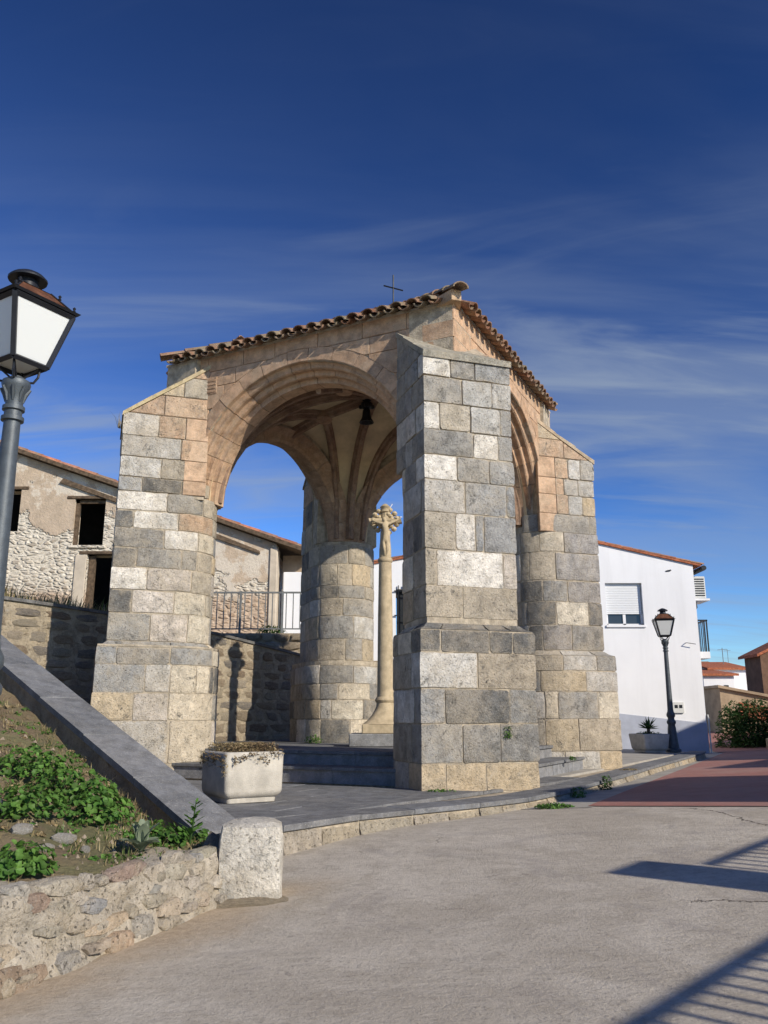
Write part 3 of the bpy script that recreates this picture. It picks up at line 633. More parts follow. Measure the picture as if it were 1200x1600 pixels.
for k in 'FLRB':
    c, dr, e, w = PIERS[k]; sdv = V2(-dr[1], dr[0])
    # mortar core, wide plinth first
    core = MB().prism([tuple(p) for p in foot(k, .13 - .0105)[:-1]], .5, 2.60)
    core.prism([tuple(p) for p in foot(k, -.0105)[:-1]], 2.55, 4.80)
    bx = [c + dr * (e - .022) - sdv * (w - .022), c + dr * (e - .022) + sdv * (w - .022), c - dr * .62 + sdv * (w - .022), c - dr * .62 - sdv * (w - .022)]
    z1 = dict(F=6.12, L=6.07, R=6.05, B=6.2)[k]; z2 = dict(F=6.84, L=6.98, R=6.72, B=6.9)[k]
    core.prism([tuple(p) for p in bx], 4.79, [z1 - .07, z1 - .07, z2 - .07, z2 - .07])
    pier = core.build('pier', 'mortar', can)
    pier['label'] = dict(F='front pier with pale and slate grey blocks, nearest the road', L='left pier of cream and grey blocks', R='right pier with long stepped buttress', B='round back pier')[k]
    ranges = [(TB[k], 0.), (TB[k + 'p'], .13)]
    for tab, grow in ranges:
        P = foot(k, grow); lens = cum(P); tot = lens[-1]
        zlast = tab[0][1]
        # extra courses where the photograph's table stops short (above the back pier's shadow line)
        rows = list(tab)
        if k == 'B' and grow == 0: rows = [(5.7, 6.15, None, ''), (5.25, 5.7, None, ''), (4.74, 5.25, None, '')] + rows
        if k == 'R' and grow == 0: rows = rows
        for (zb, zt, ss, kinds) in rows:
            full = zt <= 4.9
            lo, hi = (0., tot) if full else (lens[NA], lens[NA + 3])
            cuts = []
            if ss:
                ss = list(ss)
                for cn in (lens[NA + 1], lens[NA + 2]):
                    if abs(ss[0] - cn) < .1: ss[0] = cn - random.choice((.13, .2, .3, .42))
                    if abs(ss[-1] - cn) < .1: ss[-1] = cn + random.choice((.13, .2, .3, .42))
                cuts = [(ss[i], ss[i + 1], kinds[i]) for i in range(len(ss) - 1)]
                a, b = ss[-1], ss[0] + tot if full else None
                segs = [(ss[-1], ss[0] + tot)] if full else [(lo, ss[0]), (ss[-1], hi)]
            else: segs = [(lo, hi)]
            for a, b in segs:
                x = a
                while x < b - .02:
                    L = random.uniform(.38, .8); y = x + L
                    if b - y < .28: y = b
                    cuts.append((x, y, random.choice(RANDK if zt < 5.3 else RANDK + 'oo'))); x = y
            for a, b, kd in cuts:
                if b - a < .03: continue
                mould = grow > 0 and abs(zt - tab[0][1]) < .01
                zt_ = zt - .09 if mould else zt
                pr = random.uniform(-.004, .012)
                block_obj('stone', course_block(k, grow, s2t(lens, a + 1e-4), s2t(lens, b - 1e-4), zb, zt_, pr), 'stone', pier, jit(SC[kd], .12, .03))
                if mould:
                    # sloping shoulder between plinth and shaft
                    t0, t1 = s2t(lens, a + .006), s2t(lens, b - .006); PA, PBm, PC = foot(k, grow - .004), foot(k, .055), foot(k, .0)
                    ix = len(PA) - 1; ts = [t0] + [float(i) for i in range(math.ceil(t0 + 1e-6), math.floor(t1 - 1e-6) + 1)] + [t1]
                    V = []
                    for t in ts:
                        for Pp, z in ((PA, zt_ + .002), (PBm, zt_ + .035), (PC, zt - .005), (foot(k, -.03), zt - .005)):
                            p = at(Pp, t % ix); V.append((p[0], p[1], z))
                    Fs = [(i * 4 + j, (i + 1) * 4 + j, (i + 1) * 4 + j + 1, i * 4 + j + 1) for i in range(len(ts) - 1) for j in range(3)] + [(3, 2, 1, 0), tuple((len(ts) - 1) * 4 + j for j in range(4))]
                    MB().add(V, Fs).build('shoulder_stone', 'stone', pier, jit(SC[kd], .08, .03))
    # flank stones between the buttress and the facade
    for (zb, zt, ss, kinds) in TB[k]:
        if zt <= 4.9: continue
        for sg in (-1, 1):
            panel([V2(-.64, zb), V2(-.30, zb), V2(-.30, zt), V2(-.64, zt)], c + sdv * sg * w, dr, sdv * sg, .07, .003, .007, random.uniform(-.002, .006)).build('stone', 'stone' if k == 'F' else 'sandstone', pier, jit(SC[random.choice('gtl' if k == 'F' else 'o')], .08, .03))
    # side triangles under the weathering
    ztop = dict(F=6.10, L=6.05, R=6.02, B=6.15)[k]
    for sg in (-1, 1):
        org = c + sdv * sg * w; nr = sdv * sg
        zz = [ztop, ztop + .33, ztop + .66, ztop + 1.0]
        for r_ in range(3):
            x = e - .0
            while x > -.62:
                x2 = max(-.62, x - random.uniform(.34, .6))
                if x2 < -.42: x2 = -.62
                poly = [V2(x2, zz[r_]), V2(x, zz[r_]), V2(x, zz[r_ + 1]), V2(x2, zz[r_ + 1])]
                pn = V2(z2 - z1, e + .62); poly = clip(poly, V2(e, z1 - .075), pn)
                if len(poly) >= 3 and area(poly) > .006:
                    panel(poly, org, dr, nr, .07, .005, .010, random.uniform(-.004, .008)).build('stone', 'stone', pier, jit(SC[random.choice('ooyt' if k in 'LR' else 'ggto')], .08, .03))
                x = x2
    # weathering slabs on the slope
    n = 3
    for q in range(n):
        f0, f1 = q / n, (q + 1) / n; o0, o1 = e + .03 - (e + .65) * f0, e + .03 - (e + .65) * f1; za, zb_ = z1 - .075 + (z2 - z1) * f0, z1 - .075 + (z2 - z1) * f1
        lo = []; hi = []
        for (oo, z, s_) in ((o0, za, -1), (o0, za, 1), (o1, zb_, 1), (o1, zb_, -1)):
            p = c + dr * oo + sdv * s_ * (w + .018); g_ = .004 if oo == o0 else -.004
            lo.append((p[0], p[1], z - .01 - (.17 * (e - oo) / (e + .6) if k == 'F' and s_ > 0 else 0))); hi.append((p[0] + random.uniform(-.01, .01), p[1], z + (.075 if k == 'F' else .06) + random.uniform(-.012, .01) - (.17 * (e - oo) / (e + .6) if k == 'F' and s_ > 0 else 0)))
        MB().hexa(lo, hi).build('weathering_slab', 'stone' if k == 'F' else 'sandstone', pier, jit(dict(F=(.36, .335, .27), L=(.46, .38, .22), R=(.44, .35, .24), B=(.4, .36, .3))[k], .06, .03))
    # springer cluster above the drum
    sp = MB().prism([tuple(p) for p in foot(k, -.16)[:-1]], 4.80, 5.5); sp.build('springer', 'sandstone', can, jit((.43, .285, .18)))

# ---- arched walls
ZS, RI, RE, ZW = 4.80, 1.66, 2.09, 7.10
SAND = (.38, .25, .162)  # darker sandstone for rear and inside, interior shade put into the colour
random.seed(33)
SIDES = [('front_left', P0, PL), ('front_right', P0, PR), ('back_left', PL, PB), ('back_right', PR, PB)]
CTR = (P0 + PL + PR + PB) / 4
def vprof(ro):
    # moulded section of the arch ring: (radius, depth from the outer face)
    return [(ro, .10), (ro, .0), (ro - .19, .003), (ro - .20, .012), (ro - .205, .075), (ro - .235, .10), (ro - .275, .105), (ro - .29, .13), (ro - .285, .20), (ro - .315, .215), (ro - .35, .22), (ro - .36, .24), (ro - .355, .32), (ro - .38, .335), (ro - .43, .34), (ro - .43, .56), (ro - .39, .60), (ro - .30, .62), (ro - .2, .72), (ro - .2, .5)]
for name, A, B in SIDES:
    L = np.linalg.norm(B - A); du = (B - A) / L; nr = V2(du[1], -du[0])
    if np.dot(nr, CTR - A) > 0: nr = -nr
    vis = name.startswith('front'); sc = min(A[0], 0) * 0 + L / 2
    ro = RE if vis else RE - (4.86 - L) * .42; zs = ZS
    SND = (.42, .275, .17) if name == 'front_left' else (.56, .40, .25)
    SND = SAND if not vis else (.48, .315, .20)  # rear arches take the tone with shade painted in
    W3 = lambda s, z, d: (A[0] + du[0] * s - nr[0] * d, A[1] + du[1] * s - nr[1] * d, z)
    # core with arch hole
    core = MB(); n = 28; rc = ro - .2
    cols = [0.0] + [sc - rc * math.cos(math.pi * i / n) for i in range(n + 1)] + [L]
    for i in range(len(cols) - 1):
        s0, s1 = cols[i], cols[i + 1]
        zf = lambda s: zs + math.sqrt(max(0, rc * rc - (s - sc) ** 2)) if abs(s - sc) < rc else zs
        za, zb_ = zf(s0), zf(s1)
        if s1 <= sc - rc + 1e-6 or s0 >= sc + rc - 1e-6: za = zb_ = zs
        core.hexa([W3(s0, za, .02), W3(s1, zb_, .02), W3(s1, zb_, .66), W3(s0, za, .66)], [W3(s0, ZW - .02, .02), W3(s1, ZW - .02, .02), W3(s1, ZW - .02, .66), W3(s0, ZW - .02, .66)])
    wall = core.build('arched_wall', 'mortar', can)
    wall['label'] = dict(front_left='left facade with wide round arch', front_right='right facade with round arch', back_left='rear arch towards the ruined house', back_right='rear arch towards the white house')[name]
    # voussoirs
    prof = vprof(ro); nv = 15 if vis else 13
    angs = [math.pi * i / nv + (random.uniform(-.02, .02) if 0 < i < nv else 0) for i in range(nv + 1)]
    for i in range(nv):
        a0, a1 = angs[i] + .0022, angs[i + 1] - .0022; V = []; m = len(prof); ns = 5
        dr_ = random.uniform(-.004, .004)
        for q in range(ns + 1):
            a = a0 + (a1 - a0) * q / ns
            for r_, d in prof: V.append(W3(sc - (r_ + dr_) * math.cos(a), zs + (r_ + dr_) * math.sin(a), d + dr_))
        Fs = [(q * m + j, q * m + (j + 1) % m, (q + 1) * m + (j + 1) % m, (q + 1) * m + j) for q in range(ns) for j in range(m)] + [tuple(range(m)), tuple(range(ns * m, (ns + 1) * m))]
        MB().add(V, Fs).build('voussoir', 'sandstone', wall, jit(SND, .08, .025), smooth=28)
    # spandrel ashlar
    zr = [4.80, 5.16, 5.52, 5.86, 6.22, 6.58, 6.84, 7.10]
    for r_ in range(len(zr) - 1):
        s = 0.0
        while s < L - .01:
            e = s + random.uniform(.42, .85); e = L if L - e < .3 else e
            pts_lo = []; skip = True; kk = 8
            for q in range(kk + 1):
                x = s + (e - s) * q / kk; d = abs(x - sc); zc = zs + math.sqrt(ro * ro - d * d) if d < ro else 0
                pts_lo.append(V2(x, min(zr[r_ + 1], max(zr[r_], zc + .004))))
                if zc < zr[r_ + 1] - .03: skip = False
            if not skip:
                # cut to the part of the course outside the ring
                valid = [p for p in pts_lo if p[1] < zr[r_ + 1] - .012]
                if len(valid) >= 2 and valid[-1][0] - valid[0][0] > .04:
                    lo = valid if max(p[1] for p in valid) - min(p[1] for p in valid) > .005 else [valid[0], valid[-1]]
                    poly = lo + [V2(valid[-1][0], zr[r_ + 1]), V2(valid[0][0], zr[r_ + 1])]
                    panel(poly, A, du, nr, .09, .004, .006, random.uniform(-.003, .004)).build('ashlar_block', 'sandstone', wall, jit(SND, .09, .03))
            s = e
    # formeret lining on the inside
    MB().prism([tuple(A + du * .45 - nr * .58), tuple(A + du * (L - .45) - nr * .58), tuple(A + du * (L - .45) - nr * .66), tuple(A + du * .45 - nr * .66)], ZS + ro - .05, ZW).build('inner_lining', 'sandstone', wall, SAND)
    if name == 'front_left':
        # little carved tablet near the left buttress
        t = panel([V2(3.93, 6.46), V2(4.15, 6.46), V2(4.15, 6.74), V2(3.93, 6.74)], A, du, nr, .02, .0, .006, .012).build('carved_tablet', 'sandstone', wall, (.40, .26, .165))
        for q in range(4):
            MB().hexa([W3(3.95, 6.49 + q * .06, -.006), W3(4.13, 6.49 + q * .06, -.006), W3(4.13, 6.49 + q * .06, -.020), W3(3.95, 6.49 + q * .06, -.020)],
                      [W3(3.95, 6.515 + q * .06, -.006), W3(4.13 - .03 * (q % 2), 6.515 + q * .06, -.006), W3(4.13 - .03 * (q % 2), 6.515 + q * .06, -.018), W3(3.95, 6.515 + q * .06, -.018)]).build('carved_band', 'sandstone', t, (.40, .26, .165))

# ---- star vault
CZ, BZ = 7.02, 6.80
mids = {'FL': (P0 + PL) / 2, 'FR': (P0 + PR) / 2, 'BL': (PL + PB) / 2, 'BR': (PR + PB) / 2}
ctr3 = Vector((*CTR, CZ)); 
def inner(p): return CTR + (p - CTR) * .78
bosses = {k: Vector((*(CTR + (v - CTR) * .46), BZ)) for k, v in mids.items()}
apex = {k: Vector((*inner(v), ZS + 1.72)) for k, v in mids.items()}
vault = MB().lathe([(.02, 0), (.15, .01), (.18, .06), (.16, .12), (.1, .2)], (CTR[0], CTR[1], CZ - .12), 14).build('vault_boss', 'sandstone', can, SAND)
web = MB(); NP = 12
def ribcurve(S, E, n=NP):
    pts = []
    for i in range(n + 1):
        f = math.pi / 2 * i / n; h = 1 - math.cos(f); pts.append(Vector((S.x + (E.x - S.x) * h, S.y + (E.y - S.y) * h, S.z + (E.z - S.z) * math.sin(f))))
    return pts
def sweep(mb, pts, prof):
    V = []; m = len(prof)
    for i, p in enumerate(pts):
        t = (pts[min(i + 1, len(pts) - 1)] - pts[max(0, i - 1)]).normalized(); side = Vector((t.y, -t.x, 0)).normalized(); dn = side.cross(t).normalized()
        if dn.z > 0: dn = -dn
        for a, b in prof: V.append(p + side * a + dn * b)
    mb.add(V, [(i * m + j, i * m + (j + 1) % m, (i + 1) * m + (j + 1) % m, (i + 1) * m + j) for i in range(len(pts) - 1) for j in range(m)] + [tuple(range(m)), tuple(range((len(pts) - 1) * m, len(pts) * m))])
    return mb
RP = [(-.075, -.05), (-.075, .05), (-.05, .07), (-.04, .13), (0, .15), (.04, .13), (.05, .07), (.075, .05), (.075, -.05)]
for k, sidesk in (('F', ('FL', 'FR')), ('L', ('FL', 'BL')), ('R', ('FR', 'BR')), ('B', ('BL', 'BR'))):
    c, dr, e, w = PIERS[k]; cen = c - C0 * dr
    ends = [apex[sidesk[0]], bosses[sidesk[0]], ctr3, bosses[sidesk[1]], apex[sidesk[1]]]; curves = []
    for E_ in ends:
        d = (V2(E_.x, E_.y) - cen); d /= np.linalg.norm(d); s_ = cen + d * (w - .06)
        curves.append(ribcurve(Vector((*s_, ZS + .05)), E_))
    for a in range(4):
        V = [p for cv in (curves[a], curves[a + 1]) for p in cv]; n = NP + 1
        web.add([tuple(p) for p in V], [(i, i + 1, n + i + 1, n + i) for i in range(NP)])
    for q, cv in enumerate(curves):
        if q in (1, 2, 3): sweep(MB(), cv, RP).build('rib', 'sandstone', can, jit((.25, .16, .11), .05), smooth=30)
web.build('vault_web', 'vault_plaster', can, smooth=50)
for k, b in bosses.items():
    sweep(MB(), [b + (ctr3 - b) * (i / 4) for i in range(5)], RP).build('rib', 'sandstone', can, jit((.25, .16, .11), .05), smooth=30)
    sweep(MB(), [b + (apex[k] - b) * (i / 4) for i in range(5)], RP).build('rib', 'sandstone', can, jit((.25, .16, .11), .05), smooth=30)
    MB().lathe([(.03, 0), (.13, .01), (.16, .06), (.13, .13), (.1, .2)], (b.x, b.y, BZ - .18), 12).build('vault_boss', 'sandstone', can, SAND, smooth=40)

# ---- roof
random.seed(44)
OV = .012; ZE = 7.13; ZA = 8.30
corners = [P0, PL, PB, PR]
def off(i):
    p = corners[i]; a = corners[i - 1]; b = corners[(i + 1) % 4]; d1 = (p - a) / np.linalg.norm(p - a); d2 = (p - b) / np.linalg.norm(p - b)
    return p + (d1 + d2) * OV
EC = [off(i) for i in range(4)]
roof = MB()
roof.add([(p[0], p[1], ZE - .01) for p in EC] + [(CTR[0], CTR[1], ZA - .01)] + [(p[0], p[1], ZE - .05) for p in EC], [(0, 1, 4), (1, 2, 4), (2, 3, 4), (3, 0, 4), (5, 6, 7, 8)] + [(i, (i + 1) % 4, 5 + (i + 1) % 4, 5 + i) for i in range(4)])
roof = roof.build('roof', 'mortar', can)
TC = [(.30, .15, .085), (.27, .135, .082), (.24, .15, .10), (.33, .20, .13), (.25, .175, .12), (.23, .18, .12)]
def tile_mesh(w0, w1, L, up=True, th=.016, n=7):
    V = []
    for y, w in ((0, w0), (L, w1)):
        for rr in (1., 1 - 2 * th / w):
            for i in range(n + 1):
                a = math.pi * i / n; V.append((-math.cos(a) * w / 2 * rr, y, (math.sin(a) * w / 2 * rr * .80) * (1 if up else -1)))
    m = n + 1; Fs = []
    for i in range(n): Fs += [(i, i + 1, 2 * m + i + 1, 2 * m + i), (m + i, 3 * m + i, 3 * m + i + 1, m + i + 1), (i, m + i, m + i + 1, i + 1), (2 * m + i, 2 * m + i + 1, 3 * m + i + 1, 3 * m + i)]
    Fs += [(0, 2 * m, 3 * m, m), (n, m + n, 3 * m + n, 2 * m + n)]
    return MB().add(V, Fs)
cov = tile_mesh(.185, .15, .46).mesh('cover_tile'); cov.materials.append(M['tile']); shade(cov, 50)
chn = tile_mesh(.15, .19, .46, False).mesh('channel_tile'); chn.materials.append(M['tile']); shade(chn, 50)
tcov, tchn = tile_mesh(.185, .15, .46, n=4), tile_mesh(.15, .19, .46, False, n=4)
field = MB()
for i in range(4):
    A, B = EC[i], EC[(i + 1) % 4]; L = np.linalg.norm(B - A); du = (B - A) / L; inn = V2(-du[1], du[0])
    if np.dot(inn, CTR - A) < 0: inn = -inn
    run = np.dot(CTR - A, inn); pitch = math.atan2(ZA - ZE, run); sl = math.hypot(run, ZA - ZE); scn = np.dot(CTR - A, du)
    ncol = round(L / .222); wcol = L / ncol
    X = Vector((du[0], du[1], 0)); Yv = Vector((inn[0] * math.cos(pitch), inn[1] * math.cos(pitch), math.sin(pitch))); Z = X.cross(Yv)
    if Z.z < 0: X = -X; Z = -Z
    for r_ in range(8):
        d0 = -.165 + r_ * .36
        for c_ in range(ncol * 2 - 1):
            s = (c_ + 1) * wcol / 2; cover = c_ % 2 == 0
            lim0 = (d0 + .2) / sl * scn; lim1 = L - (d0 + .2) / sl * (L - scn)
            if not (lim0 - .02 < s < lim1 + .02) and r_ > 0: continue
            if r_ == 0 and (s < .12 or s > L - .12): continue
            dd = d0 + (random.uniform(-.03, .03) if cover else -.02 + random.uniform(-.01, .01)); lift = (.052 if cover else .046) + .01 * (r_ > 0) + random.uniform(-.004, .006)
            p = Vector((A[0] + du[0] * s, A[1] + du[1] * s, ZE)) + Yv * dd + Z * lift
            tilt = random.uniform(-.04, .04)
            mat = Matrix((( X.x, Yv.x, Z.x, p.x), (X.y, Yv.y, Z.y, p.y), (X.z, Yv.z, Z.z, p.z), (0, 0, 0, 1))) @ Matrix.Rotation(tilt, 4, 'Z') @ Matrix.Rotation(-.035, 4, 'X')
            if r_ == 0 and i in (0, 3):
                o = obj('roof_tile', cov if cover else chn, None, None, jit(random.choice(TC), .15, .06)); o.parent = roof; o.matrix_parent_inverse = Matrix(); o.matrix_basis = mat
                o.parent = roof
            else:
                src = tcov if cover else tchn
                field.add([tuple(mat @ Vector(v)) for v in src.v], src.f)
    # mortar bedding under the tile ends
    MB().hexa([(A[0] + du[0] * .1 + inn[0] * .04, A[1] + du[1] * .1 + inn[1] * .04, ZE - .015), (B[0] - du[0] * .1 + inn[0] * .04, B[1] - du[1] * .1 + inn[1] * .04, ZE - .015), (B[0] - du[0] * .3 + inn[0] * .3, B[1] - du[1] * .3 + inn[1] * .3, ZE + .06), (A[0] + du[0] * .3 + inn[0] * .3, A[1] + du[1] * .3 + inn[1] * .3, ZE + .06)],
              [(A[0] + du[0] * .1 + inn[0] * .05, A[1] + du[1] * .1 + inn[1] * .05, ZE + .05), (B[0] - du[0] * .1 + inn[0] * .05, B[1] - du[1] * .1 + inn[1] * .05, ZE + .05), (B[0] - du[0] * .3 + inn[0] * .3, B[1] - du[1] * .3 + inn[1] * .3, ZE + .14), (A[0] + du[0] * .3 + inn[0] * .3, A[1] + du[1] * .3 + inn[1] * .3, ZE + .14)]).build('tile_bedding', 'mortar', roof)
    # hip tiles
    for q in range(8):
        a = Vector((*EC[i], ZE)); b = Vector((*CTR, ZA)); Yh = (b - a).normalized(); Xh = Vector((Yh.y, -Yh.x, 0)).normalized(); Zh = Xh.cross(Yh)
        p = a + Yh * ((-.22 if i == 0 else -.06) + q * .40) + Zh * .12
        mat = Matrix(((Xh.x, Yh.x, Zh.x, p.x), (Xh.y, Yh.y, Zh.y, p.y), (Xh.z, Yh.z, Zh.z, p.z), (0, 0, 0, 1))) @ Matrix.Diagonal((1.25, 1, 1.1, 1)) @ Matrix.Rotation(-.03, 4, 'X')
        o = obj('hip_tile', cov, None, None, jit(random.choice(TC[3:]), .15, .06)); o.parent = roof; o.matrix_basis = mat
stuff(field.build('tile_field', 'tile', roof, (.30, .15, .09)))
# corner stone under the front hip
for q, (a, b_, z0, z1) in enumerate(((0.0, .26, 7.10, 7.26),)):
    p = EC[0]; MB().prism([tuple(P0 - eu * .25 - ev * .20), tuple(P0 + eu * .11 - ev * .07), tuple(P0 + eu * .11 + ev * .07), tuple(P0 - eu * .25 + ev * .20)], 7.06, 7.21).build('corner_stone', 'sandstone', roof, (.50, .36, .23))
crx = Vector((CTR[0] + .26, CTR[1] + .05, ZA - .22))
cr = thing('iron_cross', tuple(crx), 'thin iron cross on the peak of the canopy roof', 'cross')
MB().tube([crx, crx + Vector((0, 0, 1.18))], .014, 6).build('upright', 'dark_iron', cr)
MB().tube([crx + Vector((-.17, .03, .99)), crx + Vector((.17, -.03, .86))], .013, 6).build('crossbar', 'dark_iron', cr)

# ---- hanging bell
hb = thing('hanging_bell', (CTR[0] - .20, CTR[1], 6.480), 'small dark bell hanging from the middle of the vault', 'bell')
bx, by = CTR[0] - .20, CTR[1]
MB().tube([(bx, by, 7.230), (bx, by, 6.940)], .018, 6).build('hanger', 'dark_iron', hb)
MB().lathe([(.02, 6.940), (.06, 6.920), (.075, 6.860), (.04, 6.830), (.10, 6.810), (.105, 6.740), (.06, 6.710)], (bx, by, 0), 12).build('yoke', 'dark_iron', hb, smooth=40)
for a in range(4): MB().lathe([(.01, -.03), (.035, -.02), (.035, .03), (.01, .04)], (bx + .10 * math.cos(a * math.pi / 2), by + .10 * math.sin(a * math.pi / 2), 6.740), 8).build('knob', 'dark_iron', hb)
MB().lathe([(.04, 6.710), (.065, 6.680), (.072, 6.600), (.085, 6.540), (.12, 6.480), (.125, 6.465), (.11, 6.465), (.02, 6.580)], (bx, by, 0), 16).build('bell_body', 'dark_iron', hb, smooth=40)

# ------------------------------------------------------------------ stone cross on its column
cx, cy = .02, 13.62
wc = thing('wayside_cross', (cx, cy, ZU), 'carved stone crucifix on a tall round column inside the canopy', 'cross')
SCC = lambda m, n, **k: m.build(n, 'carved_stone', wc, **k)
MB().cbox(cx - .55, cx + .45, cy - .5, cy + .5, ZU, ZU + .19, .012).build('step_slab', 'slate', wc, (.23, .235, .24))
SCC(MB().cbox(cx - .36, cx + .36, cy - .36, cy + .36, ZU + .19, ZU + .33, .012), 'plinth')
n_ = 10; V = []
for i in range(n_ + 1):
    f = i / n_; w_ = .36 - .22 * math.sin(f * math.pi / 2) ** .8; z = ZU + .33 + .34 * f
    for k in range(16):
        a = 2 * math.pi * (k + .5) / 16; sq = 1 / max(abs(math.cos(a)), abs(math.sin(a))); rr = w_ * (sq * (1 - f) + f); V.append((cx + rr * math.cos(a), cy + rr * math.sin(a), z))
SCC(MB().add(V, [(i * 16 + k, i * 16 + (k + 1) % 16, (i + 1) * 16 + (k + 1) % 16, (i + 1) * 16 + k) for i in range(n_) for k in range(16)]), 'flared_base', smooth=50)
SCC(MB().lathe([(.13, 1.83), (.155, 1.85), (.165, 1.88), (.15, 1.91), (.13, 1.93), (.128, 2.0), (.118, 3.2), (.104, 4.08), (.115, 4.09), (.125, 4.12), (.115, 4.15), (.10, 4.16)], (cx, cy, 0), 22), 'shaft', smooth=40)
SCC(MB().lathe([(.10, 4.16), (.098, 4.3), (.085, 4.45), (.08, 4.6)], (cx, cy, 0), 12), 'cross_stem', smooth=40)
hd = SCC(MB().tube([(cx, cy + .05, 4.45), (cx, cy + .05, 4.98)], [.075, .06], 8), 'cross_upright', smooth=40)
MB().tube([(cx - .26, cy + .05, 4.78), (cx - .20, cy + .05, 4.80), (cx + .20, cy + .05, 4.80), (cx + .26, cy + .05, 4.82)], [.075, .055, .055, .075], 8).build('cross_arm', 'carved_stone', wc, smooth=40)
MB().lathe([(.02, 0), (.085, .03), (.07, .08), (.09, .12), (.03, .17)], (cx, cy + .05, 4.92), 10).build('cross_finial', 'carved_stone', wc, smooth=40)
random.seed(3)
for a in range(26):
    an = 2 * math.pi * a / 13 + .2; rr_ = .20 if a < 13 else .12; px, pz = cx + rr_ * math.cos(an), 4.80 + rr_ * math.sin(an)
    MB().lathe([(.012, -.045), (.04, -.025), (.05, .0), (.036, .03), (.010, .045)], (px, cy + .05 + random.uniform(-.03, .03), pz), 8).build('leaf_carving', 'carved_stone', wc, smooth=40)
# carved figure: one continuous skin
def skin(name, mat, parent, joints, edges, sub=2):
    me = bpy.data.meshes.new(name); me.from_pydata([j[0] for j in joints], edges, []); me.update()
    o = bpy.data.objects.new(name, me); col.objects.link(o); me.materials.append(M[mat])
    m = o.modifiers.new('skin', 'SKIN'); o.modifiers.new('sub', 'SUBSURF').levels = sub; o.modifiers['sub'].render_levels = sub
    for i, j in enumerate(joints): o.data.skin_vertices[0].data[i].radius = (j[1], j[1])
    o.data.skin_vertices[0].data[0].use_root = True
    attach(o, parent); return o
fy = cy - .07
J = [((cx, fy, 4.47), .045), ((cx, fy, 4.56), .04), ((cx, fy - .005, 4.66), .05), ((cx, fy, 4.725), .045), ((cx - .01, fy - .01, 4.755), .022), ((cx - .02, fy - .025, 4.80), .036), ((cx - .025, fy - .025, 4.835), .03),
     ((cx - .075, fy + .005, 4.735), .026), ((cx - .16, fy + .02, 4.765), .019), ((cx - .22, fy + .03, 4.80), .016), ((cx + .075, fy + .005, 4.735), .026), ((cx + .16, fy + .02, 4.775), .019), ((cx + .22, fy + .03, 4.81), .016),
     ((cx - .03, fy - .01, 4.42), .034), ((cx - .015, fy - .055, 4.29), .027), ((cx - .0, fy - .01, 4.17), .02), ((cx + .03, fy - .01, 4.42), .034), ((cx + .035, fy - .05, 4.29), .027), ((cx + .01, fy - .012, 4.17), .02)]
E_ = [(0, 1), (1, 2), (2, 3), (3, 4), (4, 5), (5, 6), (3, 7), (7, 8), (8, 9), (3, 10), (10, 11), (11, 12), (0, 13), (13, 14), (14, 15), (0, 16), (16, 17), (17, 18)]
skin('carved_figure', 'carved_stone', wc, J, E_)

# ------------------------------------------------------------------ rocks
import bmesh
def rock_mesh(seed, boxy=4., rough=.10, sub=2):
    rnd = random.Random(seed); b = bmesh.new(); bmesh.ops.create_icosphere(b, subdivisions=sub, radius=1)
    ax = [Vector((rnd.uniform(-1, 1), rnd.uniform(-1, 1), rnd.uniform(-1, 1))).normalized() for _ in range(6)]
    for v in b.verts:
        p = v.co; k = (abs(p.x) ** boxy + abs(p.y) ** boxy + abs(p.z) ** boxy) ** (-1 / boxy); q = p * k
        for a in ax:
            d = q.dot(a) - 1.02
            if d > 0: q = q - a * d * .8
        v.co = q * (1 + rnd.uniform(-rough, rough))
    me = bpy.data.meshes.new('rock'); b.to_mesh(me); b.free(); shade(me, 38); return me
ROCKS = {}
def rock(name, mat, loc, size, rotz, parent=None, color=None, variant=None, tilt=0., roll=0., boxy=4.):
    key = (mat, variant if variant is not None else random.randrange(7), boxy)
    if key not in ROCKS: ROCKS[key] = rock_mesh(key[1] * 13 + int(boxy), boxy); ROCKS[key].materials.append(M[mat])
    o = obj(name, ROCKS[key], None, None, color)
    m = Matrix.Translation(Vector(loc)) @ Matrix.Rotation(rotz, 4, 'Z') @ Matrix.Rotation(tilt, 4, 'X') @ Matrix.Rotation(roll, 4, 'Y') @ Matrix.Diagonal((*[s / 2 for s in size], 1))
    if parent is not None:
        o.parent = parent; o.matrix_parent_inverse = Matrix.Translation(-Vector(BASE.get(parent.name, (0, 0, 0))))
    o.matrix_basis = m
    return o
def emb(x, y): return -.032 - .2836 * x + .111 * y
def wob(x, y, s=1.): return .05 * s * (math.sin(2.3 * x + 1.1 * y) + math.sin(3.7 * y - 1.9 * x + 1) * .6)

